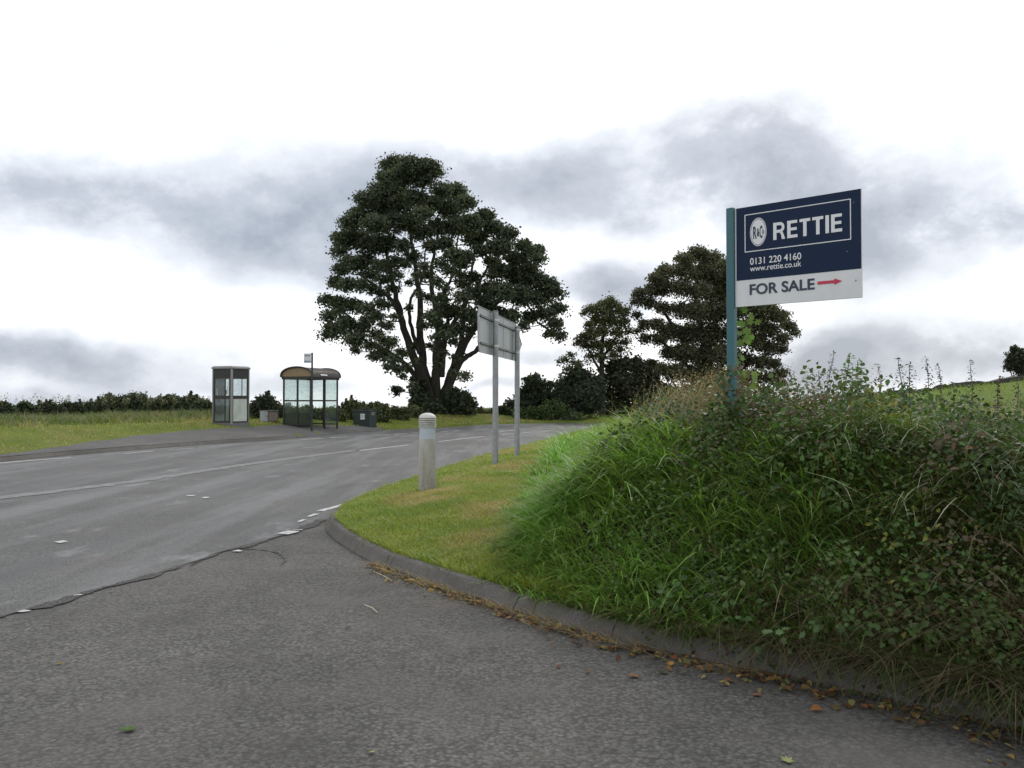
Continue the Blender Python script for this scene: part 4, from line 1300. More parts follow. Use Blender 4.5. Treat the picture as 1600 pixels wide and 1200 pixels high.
def bank_weeds():
    """broad-leaved growth: bramble, dock and nettle foliage low in the bank"""
    parts = []
    def clump(cx, cy, r_, n, size, col, hmax, shape=LEAF7, var=.3):
        a = rng.random(n) * 2 * PI; q = np.sqrt(rng.random(n)) * r_
        x = cx + np.cos(a) * q; y = cy + np.sin(a) * q
        z = np.maximum(H(x, y), 0.0) + .04 + hmax * rng.random(n) ** .6 * (1 - (q / r_) ** 2 * .6)
        N = rng.normal(size=(n, 3)) * .55 + np.array([-.15, -.35, .75])
        parts.append(leaves(np.column_stack([x, y, z]), N, size * (.6 + .7 * rng.random(n)), jitcol(col, n, var, .12), shape))
    # bramble and dock patches
    dark = np.array([.042, .078, .022]); mid = np.array([.065, .120, .028]); yel = np.array([.19, .21, .045]); brn = np.array([.11, .085, .05]); blu = np.array([.065, .110, .045])
    k = 0
    while k < 135:
        x = rnd.uniform(.1, 6.5); y = rnd.uniform(3.2, 10)
        t = float(sd([x], [y], TL, KC)[0])
        if t < .05 or t > 4 or abs(x) > y * .66 + .3: continue
        right = max(0, min(1, (x - .25 * (y - 5)) / 2.2))
        if rnd.random() > .04 + 1.0 * right ** 1.3: continue
        c = (dark, mid, blu, brn, yel)[rnd.choices(range(5), (5, 4, 2, 2.4 * right + .3, .25))[0]]
        clump(x, y, rnd.uniform(.14, .38), rnd.randint(110, 280), rnd.uniform(.026, .048), c, rnd.uniform(.25, .52))
        k += 1
    # big soft leaves by the kerb (coltsfoot and bramble)
    for (px, py, n, s) in ((1010, 905, 26, .075), (1050, 940, 26, .08), (1090, 900, 18, .07), (1030, 880, 18, .075), (980, 920, 14, .07), (1130, 960, 14, .06), (1290, 990, 14, .07), (1370, 1000, 10, .07), (1210, 1000, 8, .07)):
        x, y = G(px, py, .25); s *= .62
        a = rng.random(n) * 2 * PI; q = np.sqrt(rng.random(n)) * .14
        P = np.column_stack([x + np.cos(a) * q, y + np.sin(a) * q, .22 + .16 * rng.random(n)])
        N = rng.normal(size=(n, 3)) * .35 + np.array([-.1, -.55, .75])
        parts.append(leaves(P, N, s * (.7 + .5 * rng.random(n)), jitcol(np.array([.055, .11, .028]), n, .3, .08), LEAFM, 1.0))
    # dark crest growth all along the skyline of the bank
    for i in range(85):
        x = rnd.uniform(1.6, 7.5); y = rnd.uniform(6, 10.5)
        t = float(sd([x], [y], TL, KC)[0])
        if t < .8 or t > 4.5 or abs(x) > y * .66 + .3: continue
        c = (dark, mid, brn, np.array([.085, .10, .035]))[rnd.randrange(4)]
        clump(x, y, rnd.uniform(.2, .5), rnd.randint(120, 300), rnd.uniform(.024, .040), c, rnd.uniform(.30, .55) * (1 - .35 * (x > 3)))
    # growth closing over the foot of the sign post and along the crest
    for (x, y, r_, n, hm) in ((1.60, 6.22, .16, 170, .66), (1.70, 6.3, .15, 150, .66), (1.85, 6.2, .2, 70, .55), (1.45, 6.4, .2, 60, .5), (2.3, 6.3, .35, 220, .6), (2.7, 6.3, .35, 220, .6), (3.2, 6.6, .4, 220, .55), (3.8, 6.8, .4, 200, .5)):
        clump(x, y, r_, n, .045, (dark, mid, brn, blu)[rnd.randrange(4)], hm)
    o = foliage('bank_weeds', parts, M['weed'])
    tag(o, 'dark broad-leaved weeds and bramble tangled through the bank grass', 'weeds', kind='stuff')
bank_weeds()

# ---- single tall weeds standing against the sky
def tall_weed(px, py, D, label, kind='nettle', scale=1.0, name='tall_weed', group=None):
    top = W(px, py, D)
    x, y = top.x + rnd.uniform(-.08, .08), top.y
    z0 = h1(x, y)
    root = empty(name, (x, y, z0), label=label, cat='weed', group=group)
    hh = top.z - z0
    n = 8
    bend = top.x - x
    pts = [(bend * (i/n)**2 + math.sin(i*.9 + px) * .006, math.sin(i*1.3 + px) * .006, hh * i / n - (.05 if i == 0 else 0)) for i in range(n + 1)]
    m = MB(); m.tube(pts, [.0055 * scale * (1 - .6 * i/n) for i in range(n + 1)], 5); m.build('stem', M['stem'], root)
    P = []; N = []; S = []; C = []
    pal = {'nettle': (.052, .062, .038), 'bright': (.11, .20, .04), 'brown': (.085, .060, .038)}[kind]
    tiers = max(6, int(hh / .036))
    for i in range(int(tiers * .25), tiers + 1):
        u = i / tiers
        zz = hh * u; bx = bend * u * u
        wdt = (.085 if kind != 'brown' else .055) * (1.15 - .75 * u) * scale
        wdt *= rnd.uniform(.7, 1.3)
        for s in range(4):
            if rnd.random() < .18: continue
            a = rnd.random() * 6.28
            for rr in (.25 * rnd.random() + .1, rnd.uniform(.5, .75), rnd.uniform(.8, 1.15)):
                P.append((bx + math.cos(a) * wdt * rr, math.sin(a) * wdt * rr, zz - rr * rr * wdt * .7 + rnd.uniform(-.02, .02))); N.append((math.cos(a) * .5 + rnd.gauss(0, .3), math.sin(a) * .5 + rnd.gauss(0, .3), .8))
                S.append((.037 if kind != 'bright' else .052) * (1.15 - .65 * u) * rnd.uniform(.7, 1.2) * scale); C.append(pal)
    foliage('leaves', [leaves(np.array(P), np.array(N), np.array(S), jitcol(np.array(C), len(C), .3, .12), LEAF7, .7)], M['weed'], root)
M['stem'] = mat_simple('weed_stem', (.08, .085, .035), .7)
WEEDS = [
    (1240, 583, 7.2, 'slender weed stalk just right of the sign post under the tree edge', 'nettle', .8),
    (1280, 580, 7.0, 'leafy dark nettle left of the tallest nettle right of the sign', 'nettle', 1.0),
    (1302, 551, 6.9, 'tall thin nettle with tiers of dark leaves, tallest right of the sign', 'nettle', .9),
    (1328, 556, 6.5, 'bright pale green leafy weed standing beside the tall thin nettle', 'bright', 1.15),
    (1342, 563, 6.6, 'smaller bright green weed leaning right beside the pale leafy one', 'bright', .9),
    (1372, 572, 7.4, 'low brownish weed between the bright green weed and the nettle pair', 'brown', .9),
    (1405, 559, 7.0, 'bushy dark nettle, left one of the pair at the field wall end', 'nettle', 1.1),
    (1424, 565, 7.1, 'bushy dark nettle, right one of the pair at the field wall end', 'nettle', 1.1),
    (1447, 560, 7.3, 'upright nettle in front of the left part of the green field', 'nettle', 1.0),
    (1466, 570, 7.6, 'paler nettle just right of the upright field nettle', 'brown', 1.0),
    (1518, 565, 7.0, 'dark nettle alone against the sky above the green field', 'nettle', 1.0),
    (1563, 588, 7.2, 'brown withered weed stalk near the right end of the field skyline', 'brown', 1.2),
    (1590, 600, 6.6, 'dark weed stalk nearest the right edge of the photo', 'nettle', 1.1),
    (1075, 590, 8.2, 'thin weed stalk among the tan seeding grass left of the sign post', 'brown', .8),
]
for a in WEEDS: tall_weed(*a)
# bright leafy shoot climbing behind the sign post
def climber():
    D = 6.75
    x = (1158 - 800) / FPX * D; z0 = h1(x, D)
    root = empty('leafy_shoot', (x, D, z0), label='bright green leafy shoot climbing behind the teal sign post', cat='plant')
    top = EYE + (HOR - 478) / FPX * D - z0
    pts = [((math.sin(i * .8) * .02 + .03 * i / 10), math.cos(i) * .015, top * i / 10 - (.05 if i == 0 else 0)) for i in range(11)]
    m = MB(); m.tube(pts, [.006 - .0003 * i for i in range(11)], 5); m.build('stem', M['stem'], root)
    n = 40
    u = rng.random(n) ** .9
    P = np.column_stack([.03 + rng.normal(size=n) * .055 + .02 * np.sin(u * 9), rng.normal(size=n) * .05, .25 * top + top * .75 * u])
    N = rng.normal(size=(n, 3)) * .5 + np.array([0, -.8, .4])
    foliage('leaves', [leaves(P, N, .055 + .035 * rng.random(n), jitcol(np.array([.13, .21, .045]), n, .3, .1), LEAFM, .85)], M['weed'], root)
climber()

# ---- litter along the kerb
def litter():
    parts = []; st = []
    s = np.concatenate([[0], np.cumsum(np.linalg.norm(np.diff(KL, axis=0), axis=1))])
    sel = (KL[:, 1] > 2.6) & (KL[:, 1] < 7.6) & (KL[:, 0] < 4)
    K = resamp(KL[sel], .012)
    n = 1050
    i = (rng.random(n) * (len(K) - 1)).astype(int)
    d = np.gradient(K, axis=0); d /= np.linalg.norm(d, axis=1)[:, None]
    nrm = np.stack([d[:, 1], -d[:, 0]], 1)
    # outward = away from the bank
    if sd([K[10, 0] + nrm[10, 0]*.1], [K[10, 1] + nrm[10, 1]*.1], KL, KC)[0] > 0: nrm = -nrm
    pch = fbm(K[i, 0], K[i, 1], .5)
    off = .015 + np.abs(rng.normal(size=n)) * .075 * (.1 + 1.8 * pch) * (1 + .5 * (K[i, 0] > .3))
    P2 = K[i] + nrm[i] * off[:, None]
    P = np.column_stack([P2, .006 + rng.random(n) * .022])
    pal = np.array([(.19, .10, .045), (.26, .13, .05), (.13, .075, .04), (.30, .22, .09), (.20, .18, .07), (.10, .055, .035)])
    parts.append(leaves(P, rng.normal(size=(n, 3)) * .35 + (0, 0, 1), .022 + .045 * rng.random(n)**2, jitcol(pal[rng.integers(0, 6, n)], n, .25, .1), LEAF7, .8))
    n = 800
    i = (rng.random(n) * (len(K) - 1)).astype(int)
    ok = fbm(K[i, 0] + 3, K[i, 1], .6) > .45; i = i[ok]; n = len(i)
    off = .01 + np.abs(rng.normal(size=n)) * .07
    P2 = K[i] + nrm[i] * off[:, None]
    az = np.arctan2(d[i, 1], d[i, 0]) + rng.normal(size=n) * .6
    parts.append(blades(np.column_stack([P2, .008 + rng.random(n) * .02]), np.full(n, .10) + .12 * rng.random(n), np.full(n, .0035), az, 1.0 + .5 * rng.random(n), np.full(n, .8), jitcol(np.array([.30, .24, .14]), n, .3, .06), 4))
    V, T, C = combine(parts)
    V[:, 2] = np.where(V[:, 2] > .03, .03 + (V[:, 2] - .03) * .3, V[:, 2]); V[:, 2] = np.clip(V[:, 2], .005, None)
    o = link('leaf_litter', np_mesh('leaf_litter', V, T, C), M['dry'])
    tag(o, 'brown dead leaves and straw gathered along the foot of the kerb', 'leaf litter', kind='stuff')
    # dead roots and stalks hanging over the kerb at the right
    n = 7000
    x, y = scatter(n, .6, 3.4, 2.8, 5.6)
    k = sd(x, y, KL, KC)
    ok = (k > .06) & (k < .5) & (rng.random(n) < sstep(.9, 2.3, x) * .8)
    x, y = x[ok], y[ok]; n = len(x)
    az = PI * 1.17 + rng.normal(size=n) * .75
    o = foliage('dead_stalks', [blades(np.column_stack([x, y, H(x, y) + .02 + .3 * rng.random(n)]), np.full(n, .18) + .25 * rng.random(n), np.full(n, .0035), az, .35 + .4 * rng.random(n), 1.1 + .9 * rng.random(n), jitcol(np.array([.105, .082, .050]), n, .5, .08), 6)], M['dry'])
    tag(o, 'dead brown stalks hanging down over the kerb at the right', 'stalks', kind='stuff')
litter()

def fallen(px, py, size, col, label, shape=LEAF7, name='fallen_leaf', curl=.5):
    x, y = G(px, py)
    S, F = shape
    an = rnd.random() * 6.28
    ca, sa = math.cos(an), math.sin(an)
    vs = []
    for (a, b, c) in S:
        a *= .8; b -= .4
        up = .004 + size * curl * (abs(a) * .6 + max(0, b) * .45) + .003 * rnd.random()
        vs.append(((a * ca - b * sa) * size, (a * sa + b * ca) * size, up))
    n = len(vs)
    V = np.array(vs); V = np.vstack([V, V - (0, 0, .0012)])
    T = np.vstack([F, F[:, ::-1] + n])
    me = np_mesh(name, V, T, jitcol(np.array(col), len(V), .2, .05))
    o = link(name, me, M['dry'], loc=(x, y, 0.002))
    tag(o, label, 'leaf')
fallen(204, 1139, .075, (.10, .17, .05), 'curled green leaf lying alone on the near tarmac', LEAFM)
fallen(97, 1036, .035, (.30, .22, .04), 'small yellow leaf at the left of the near tarmac')
fallen(583, 1173, .03, (.36, .33, .10), 'tiny pale yellow leaf at the bottom middle of the tarmac')
fallen(872, 1041, .035, (.20, .07, .04), 'small red-brown leaf on the tarmac left of the kerb litter')
fallen(918, 1049, .035, (.17, .10, .06), 'dull brown leaf beside the small red-brown one')
fallen(990, 1056, .060, (.30, .15, .09), 'pinkish tan leaf just outside the kerb litter')
fallen(1225, 1186, .060, (.30, .32, .14), 'pale green and cream leaf at the bottom edge of the photo', LEAFM)
fallen(1388, 1083, .06, (.24, .27, .07), 'yellow-green leaf at the kerb foot under the dead stalks', LEAFM)
fallen(1000, 1012, .07, (.42, .20, .04), 'bright orange leaf standing in the kerb litter', LEAFM, curl=1.0)
fallen(1046, 1037, .06, (.40, .24, .07), 'orange-yellow leaf right of the bright orange leaf', LEAFM, curl=.8)
fallen(1556, 1126, .07, (.26, .30, .07), 'rounded yellow-green leaf by the kerb near the right edge', LEAF7)
fallen(1180, 1085, .05, (.26, .12, .07), 'brown leaf on the tarmac below the small white petal')
fallen(545, 981, .04, (.15, .09, .06), 'faint brown leaf in the middle of the side road')
fallen(1270, 1080, .05, (.30, .13, .06), 'reddish brown leaf at the kerb left of the dead stalks')
def twig(px0, py0, px1, py1, label, c):
    a = Vector((*G(px0, py0), .008)); b = Vector((*G(px1, py1), .008))
    mid = (a + b) / 2 + Vector((.008, .006, .004))
    m = MB(); m.tube([Vector((0,0,0)), mid - a, b - a], [.0032, .003, .002], 6)
    tag(m.build('dry_stalk', c, loc=a), label, 'stalk')
M['straw'] = mat_simple('straw', (.50, .45, .33), .7)
twig(571, 945, 591, 957, 'short pale straw lying alone on the side road', M['straw'])
twig(580, 891, 618, 911, 'long thin brown straw lying beside the kerb bend', M['straw'])

# ============================================================ far verge grass
def far_verge():
    parts = []
    n = 150000
    x, y = scatter(n, -34, 6, 14, 62)
    f = sd(x, y, FL, FC)
    wdp = .35 + 2.0 * sstep(19.5, 31, y) - 1.4 * sstep(36, 40.5, y)
    wdp = np.where((y > 41) | (y < 14), .05, wdp)
    ok = (f > wdp + .12 * fbm(x, y, .6)) & (f < 13) & infrust(x, y)
    # keep the shelter's standing clear
    ok &= ~((np.abs(x + 9.2) < 1.2) & (np.abs(y - 36.7) < 1.7) & (rng.random(n) < .93))
    x, y, f, wdp = x[ok], y[ok], f[ok], wdp[ok]; m = len(x)
    z = H(x, y) - .01
    rank = sstep(4.2, 6.5, f + (fbm(x, y, 2) - .5) * 2.2)
    h = (.05 + .07 * fbm(x, y, .8)) * (1 - rank) + rank * (.22 + .5 * fbm(x, y, 1.2)) 
    h *= .6 + .8 * rng.random(m)
    dry = np.clip((fbm(x, y, 1.6) - .42) * 5, 0, 1)[:, None] * (rng.random((m, 1)) < .75) * (1 - .6 * rank[:, None])
    a = np.clip(fbm(x, y, .9)[:, None] * 1.6 - .3, 0, 1)
    col = (np.array([.19, .27, .035]) * (1-a) + np.array([.29, .315, .055]) * a)
    col = col * (1 - rank[:, None]) + np.array([.085, .125, .035]) * rank[:, None]
    col = col * (1 - dry) + np.array([.42, .33, .17]) * dry
    col = jitcol(col, m, .28, .08)
    ww = .010 + .00045 * y
    parts.append(blades(np.column_stack([x, y, z]), h, ww * (.6 + .7 * rng.random(m)), rng.random(m) * 6.28, .2 + .4 * rng.random(m), .3 + .6 * rng.random(m), col, 2))
    # wispy pale willowherb heads
    k = 900
    x, y = scatter(k, -32, -8, 26, 44); f = sd(x, y, FL, FC)
    ok = (f > 5) & (f < 11) & (fbm(x, y, 2.5) > .5); x, y = x[ok], y[ok]; k = len(x)
    z = H(x, y)
    for s in range(7):
        P = np.column_stack([x + rng.normal(size=k) * .04, y, z + .6 + .35 * vnoise(x, y, .7) + s * .04])
        parts.append(leaves(P, rng.normal(size=(k, 3)), .05 + .03 * rng.random(k), jitcol(np.array([.34, .30, .24]) if s > 3 else np.array([.12, .13, .06]), k, .3), LEAF4, .5))
    o = foliage('verge_grass', parts, M['grass'])
    tag(o, 'rough patchy green and tan grass of the far verge', 'grass', kind='stuff')
far_verge()
def field_grass():
    n = 60000
    x, y = scatter(n, 4, 60, 7, 85)
    t = sd(x, y, TL, KC)
    ok = (t > 4) & infrust(x, y) & (rng.random(n) < np.clip(1.6 - y / 60, .1, 1)); x, y = x[ok], y[ok]; m = len(x)
    a = np.clip(fbm(x, y, 3)[:, None] * 2 - .5, 0, 1)
    col = jitcol(np.array([.13, .21, .035]) * (1-a) + np.array([.21, .26, .06]) * a, m, .25, .08)
    o = foliage('field_grass', [blades(np.column_stack([x, y, H(x, y) - .01]), .05 + .10 * rng.random(m) + .1 * (fbm(x, y, 1) > .6), .006 + .0006 * y, rng.random(m) * 6.28, .3 * rng.random(m), .5 * rng.random(m), col, 2)], M['grass'])
    tag(o, 'light green pasture grass on the field slope behind the bank', 'grass', kind='stuff')
field_grass()

# ============================================================ trees and bushes
def clump_leaves(C, r, n, size, col, squash=.72, shell=.55, up=.35, shape=LEAF4):
    d = rng.normal(size=(n, 3)); d /= np.linalg.norm(d, axis=1)[:, None]
    d[:, 2] = np.where((d[:, 2] < -.2) & (rng.random(n) < .5), -d[:, 2], d[:, 2])
    q = (shell + (1 - shell) * rng.random(n) ** .7) * r
    # ragged outline
    wob = 1 + .30 * (vnoise(d[:, 0] * 3 + C[0], d[:, 2] * 3 + C[2] * 1.7 + d[:, 1] * 2, .6) - .5) * 2
    P = d * (q * wob)[:, None]; P[:, 2] *= squash
    P += C
    N = d * .6 + rng.normal(size=(n, 3)) * .55 + (0, 0, up)
    return leaves(P, N, size * (.6 + .8 * rng.random(n)), col, shape, .8)

def skeleton(mb, stems, targets, twig_r=.03, jit=.10):
    """stems: list of (points, r0, r1); targets: list of Vector; joins each target to the nearest lower stem node"""
    nodes = []
    for pts, r0, r1 in stems:
        P = [Vector(p) for p in pts]
        C = []
        Q = catmull([tuple(p) for p in P], .8) if False else None
        # Catmull in 3-D
        PP = [2*P[0]-P[1]] + P + [2*P[-1]-P[-2]]
        for i in range(1, len(PP)-2):
            p0, p1, p2, p3 = PP[i-1:i+3]
            for k in range(5):
                t = k/5
                C.append(.5*((2*p1)+(-p0+p2)*t+(2*p0-5*p1+4*p2-p3)*t*t+(-p0+3*p1-3*p2+p3)*t**3))
        C.append(P[-1])
        n = len(C)
        for i in range(2, n): C[i] = C[i] + Vector((rnd.gauss(0, jit*.25), rnd.gauss(0, jit*.3), 0))
        rr = [r0 + (r1 - r0) * (i/(n-1)) ** .8 for i in range(n)]
        mb.tube(C, rr, 9)
        nodes += [(c, r_) for c, r_ in zip(C, rr)]
    base = list(nodes)
    targets = sorted(targets, key=lambda q: min((q - c).length for c, _ in base))
    for q in targets:
        best = None; bd = 1e9
        for c, r_ in nodes:
            dz = q.z - c.z
            dd = (q - c).length + (2.5 * max(0, -dz) + (.6 if r_ < .05 else 0))
            if dd < bd: bd = dd; best = (c, r_)
        c, r_ = best
        L = (q - c).length
        r0 = min(r_ * .75, .025 + .022 * L); r1 = twig_r * .5
        n = 6
        mid = (c + q) / 2 + Vector((rnd.gauss(0, .08), rnd.gauss(0, .08), -.10)) * L
        pts = []
        for i in range(n + 1):
            t = i / n
            p = c * (1-t)**2 + mid * 2*t*(1-t) + q * t*t
            if 0 < i < n: p = p + Vector((rnd.gauss(0, 1), rnd.gauss(0, 1), rnd.gauss(0, 1))) * .035 * L / 3
            pts.append(p)
        rr = [r0 + (r1 - r0) * i/n for i in range(n+1)]
        mb.tube(pts, rr, 6)
        nodes += [(p, r_) for p, r_ in list(zip(pts, rr))[2:]]
    return nodes

def tree(name, label, base_px, D, trunk, clumps, leafn, leafs, col, off=(0, 0), sc=1.0, group=None, cat='tree', bark='bark', depth=.8,
         squash=.72, twigs=3, minr=0, var=.16, halo=.0, skirt=None, shell=.30, rmul=1.0, spray=.17):
    """clumps: (x, y, r) in zoom pixels -> world at distance D; trunk: list of (points px, r0, r1, depth)"""
    cv = lambda x, y: (off[0] + x / sc, off[1] + y / sc)
    bx, by = base_px
    b = W(bx, by, D)
    z0 = h1(b.x, b.y)
    root = empty(name, (b.x, b.y, z0), label=label, cat=cat, group=group)
    O = Vector((b.x, b.y, z0))
    mpx = D / FPX
    C = []
    xs = [cv(c[0], c[1])[0] for c in clumps]; mx = (min(xs) + max(xs)) / 2; half = (max(xs) - min(xs)) / 2 + 1
    for c in clumps:
        px, py = cv(c[0], c[1]); r_ = c[2] / sc * mpx * rmul
        u = (px - mx) / half
        dd = math.sqrt(max(0, 1 - u*u)) * half * mpx * depth
        reps = [rnd.uniform(-1, 1) * dd] if dd < r_ * 1.2 else [rnd.uniform(-1, -.2) * dd, rnd.uniform(.2, 1) * dd]
        for k, y in enumerate(reps):
            k2 = 1 + y / D
            p = Vector(((px + rnd.gauss(0, 1.0) * c[2] / sc * .18 * k - 800) / FPX * D * k2, D * k2, EYE + (HOR - py) / FPX * D * k2))
            C.append((p - O, r_ * (.95 if k == 0 else .85) * k2))
    mb = MB()
    stems = []
    for pts, r0, r1, dp in trunk:
        n = len(pts); S = []
        for i, (x, y) in enumerate(pts):
            px, py = cv(x, y); S.append(W(px, py, D) - O + Vector((0, dp * (i/(n-1)), 0)))
        stems.append((S, r0, r1))
    tg = [c for c, r_ in C]
    nodes = skeleton(mb, stems, tg)
    # twigs inside every clump
    for c, r_ in C:
        for k in range(twigs):
            d = Vector((rnd.gauss(0, 1), rnd.gauss(0, 1), rnd.gauss(0, .6) + .2)).normalized()
            e = c + Vector((d.x, d.y, d.z * squash)) * r_ * .9
            e = c + (e - c) * rnd.uniform(.9, 1.3)
            m1 = c + (e - c) * .5 + Vector((rnd.gauss(0, .1), rnd.gauss(0, .1), rnd.gauss(0, .1))) * r_
            mb.tube([c, m1, e], [.035, .022, .010], 4, False)
            if r_ > .8:
                e2 = m1 + Vector((rnd.gauss(0, .4), rnd.gauss(0, .4), rnd.gauss(0, .3))) * r_
                mb.tube([m1, (m1 + e2) / 2 + Vector((0, 0, .06)), e2], [.02, .014, .008], 3, False)
    if mb.v: mb.build('trunk', M[bark], root)
    tot = sum(r_**2 for _, r_ in C)
    parts = []
    for c, r_ in C:
        n = max(20, int(leafn * r_**2 / tot))
        lone = r_ / mpx * sc < 34 and leafn > 9000        # small sprays: loose leaf scattered along the twigs
        if lone: r_ = r_ * 1.5; n = int(n * 1.05)
        shade = 1 + rnd.uniform(-.2, .25)
        parts.append(clump_leaves(np.array(c), r_, n, leafs, jitcol(np.array(col) * shade, n, var, .12), squash, 0.0 if lone else shell))
        # sprays sticking out beyond the clump outline
        k = max(6, int(n * spray))
        d = rng.normal(size=(k, 3)); d /= np.linalg.norm(d, axis=1)[:, None]
        P = np.array(c) + d * r_ * (.9 + (.5 if spray < .2 else .9) * rng.random((k, 1)) ** 1.5) * (1, 1, squash)
        parts.append(leaves(P, rng.normal(size=(k, 3)) + (0, 0, .4), leafs * (.6 + .6 * rng.random(k)), jitcol(np.array(col) * shade, k, var, .12), LEAF4, .8))
    foliage('crown', parts, M['leaf'], root)
    return root

SYC = [(430,80,60),(500,75,55),(575,85,55),(470,130,65),(560,140,50),(400,130,45),(370,185,50),(430,195,55),(610,105,35),
 (310,230,55),(375,255,60),(455,245,60),(530,220,50),(640,190,50),(700,190,52),(745,240,50),(600,240,45),(680,270,60),(560,290,45),
 (235,330,48),(290,300,55),(350,340,60),(430,330,60),(500,330,55),(215,400,48),(270,400,55),(330,430,55),(400,420,55),(200,455,32),
 (560,370,50),(620,350,50),(700,350,55),(770,330,55),(830,300,45),(860,350,50),(800,400,55),(475,430,42),(600,430,38),(660,420,40),
 (200,530,38),(250,510,48),(310,500,45),(370,520,40),(180,590,38),(230,600,42),(145,670,34),(190,680,40),(250,690,42),(310,710,34),(290,610,22),
 (150,740,32),(140,820,30),(165,790,36),(225,765,40),(290,790,38),(255,850,34),(265,885,18),(350,820,26),(380,905,32),(430,930,30),(450,975,22),(345,915,20),(410,860,24),
 (930,380,50),(900,440,58),(1000,430,40),(1010,470,32),(1055,450,36),(1065,490,30),(960,490,52),(860,500,36),(1020,530,40),
 (960,570,58),(1040,575,58),(1110,600,48),(900,630,58),(980,650,62),(1070,660,55),(1140,640,32),(1150,705,34),(1100,730,42),(1030,740,38),(840,620,48),(830,680,45),
 (1140,775,34),(1155,825,26),(1110,815,20),(950,735,42),(880,720,42),(1000,780,22),(760,640,26),(720,560,24),(750,480,42),(700,470,45),(640,510,28),(560,520,22),(540,560,22),
 (640,720,38),(700,720,42),(760,730,44),(600,740,30),(650,790,26),(720,790,26),(800,760,36),(690,850,18),(610,830,18),(500,590,16),(430,620,24),(370,640,20),
 (740,1000,24),(690,980,14),(520,1040,18),
 (430,500,30),(480,510,26),(520,480,30),(440,560,26),(390,580,28),(580,560,28),(620,590,24),(660,620,22),(540,640,18),(590,660,22),(680,540,28),(730,510,30),
 (330,560,30),(290,600,28),(340,620,24),(400,690,20),(360,740,26),(400,780,24),(430,850,22),(370,680,22),(320,760,30),(280,830,28),(440,740,16),(500,700,14),(560,780,18),
 (640,660,26),(740,600,28),(780,570,34),(790,640,34),(730,660,30),(660,700,30),(620,770,24),(660,820,24),(700,810,26),(760,800,26),(590,870,18),(650,900,18),(520,870,16),(540,930,14),(700,920,16),(630,950,16),
 (870,560,34),(820,450,38),(900,530,36),(940,540,36),(470,900,24),(490,960,20),(410,960,22),(470,1000,14),(330,870,26),(380,840,24),(210,810,28),(190,720,28)]
SYC_TR = [
 ([(612,1165),(590,1080),(548,980),(505,870),(470,740),(440,620),(410,470),(380,320)], .46, .06, -1.2),
 ([(610,1165),(592,1060),(560,950),(545,800),(540,640),(515,480),(495,300),(500,150)], .42, .05, .8),
 ([(618,1165),(618,1040),(620,900),(628,760),(600,620),(610,480),(640,330)], .40, .05, -.6),
 ([(625,1165),(660,1060),(690,960),(722,860),(738,720),(765,560),(785,420)], .40, .05, 1.2),
 ([(628,1150),(690,1010),(735,930),(790,895),(830,865)], .30, .10, -.8),
 ([(700,960),(745,850),(820,740),(900,660),(1000,620),(1080,600)], .30, .07, .5),
 ([(590,1110),(530,1000),(465,930),(390,880),(320,850),(240,800)], .24, .05, -.8),
 ([(480,800),(430,680),(350,600),(260,540)], .22, .05, 1.5),
 ([(545,900),(500,760),(500,650),(545,560),(560,400)], .16, .05, 2.0),
 ([(625,900),(670,780),(660,650),(700,560),(720,420)], .18, .05, -2.0),
 ([(640,1000),(650,860),(690,760),(740,660),(830,520),(860,400)], .24, .05, 2.5),
 ([(1000,640),(1060,760),(1120,800),(1150,830)], .07, .03, 0),
 ([(785,897),(800,870),(825,862),(832,880),(810,893)], .10, .05, 0),
]
tree('sycamore_tree', 'huge dark many-stemmed broadleaf tree standing beyond the far verge, tallest in the photo', (683, 655), 55, SYC_TR, SYC, 120000, .175, (.078, .095, .060), (460, 230), 2.791, squash=.74, twigs=9, rmul=1.10)
# ivy and shoots round the foot of the big tree
def bush(name, label, D, clumps, leafn, leafs, col, off=(0,0), sc=1.0, group=None, cat='bush', squash=.85, depth=.6, var=.18, shell=.2):
    xs = [off[0] + c[0]/sc for c in clumps]; bx = sum(xs)/len(xs)
    b = W(bx, 640, D); z0 = h1(b.x, b.y)
    ybase = HOR + (EYE - z0) * FPX / D
    cx = (bx - off[0]) * sc; cy = (ybase - off[1]) * sc
    tr = [([(cx, cy), (cx + (c[0]-cx)*.35, cy + (c[1]-cy)*.45), (c[0], c[1])], .05 + .0007*D, .03, 0) for c in clumps[::max(1, len(clumps)//3)][:4]]
    return tree(name, label, (bx, ybase), D, tr, clumps, leafn, leafs, col, off, sc, group, cat, 'bark', depth, squash, 4, var=var, shell=shell, spray=.3)
bush('ivy_bush', 'dark leafy shoots bushing round the foot of the huge tree', 53.5,
     [(545,1060,34),(540,1110,34),(580,1130,40),(530,1075,20),(560,1030,16),(640,1150,40),(690,1120,44),(730,1100,40),(740,1140,40),(760,1120,24),(690,1070,22),(600,1160,40),(520,1010,12)], 9000, .26, (.055, .070, .042), (460, 230), 2.791, depth=.3)

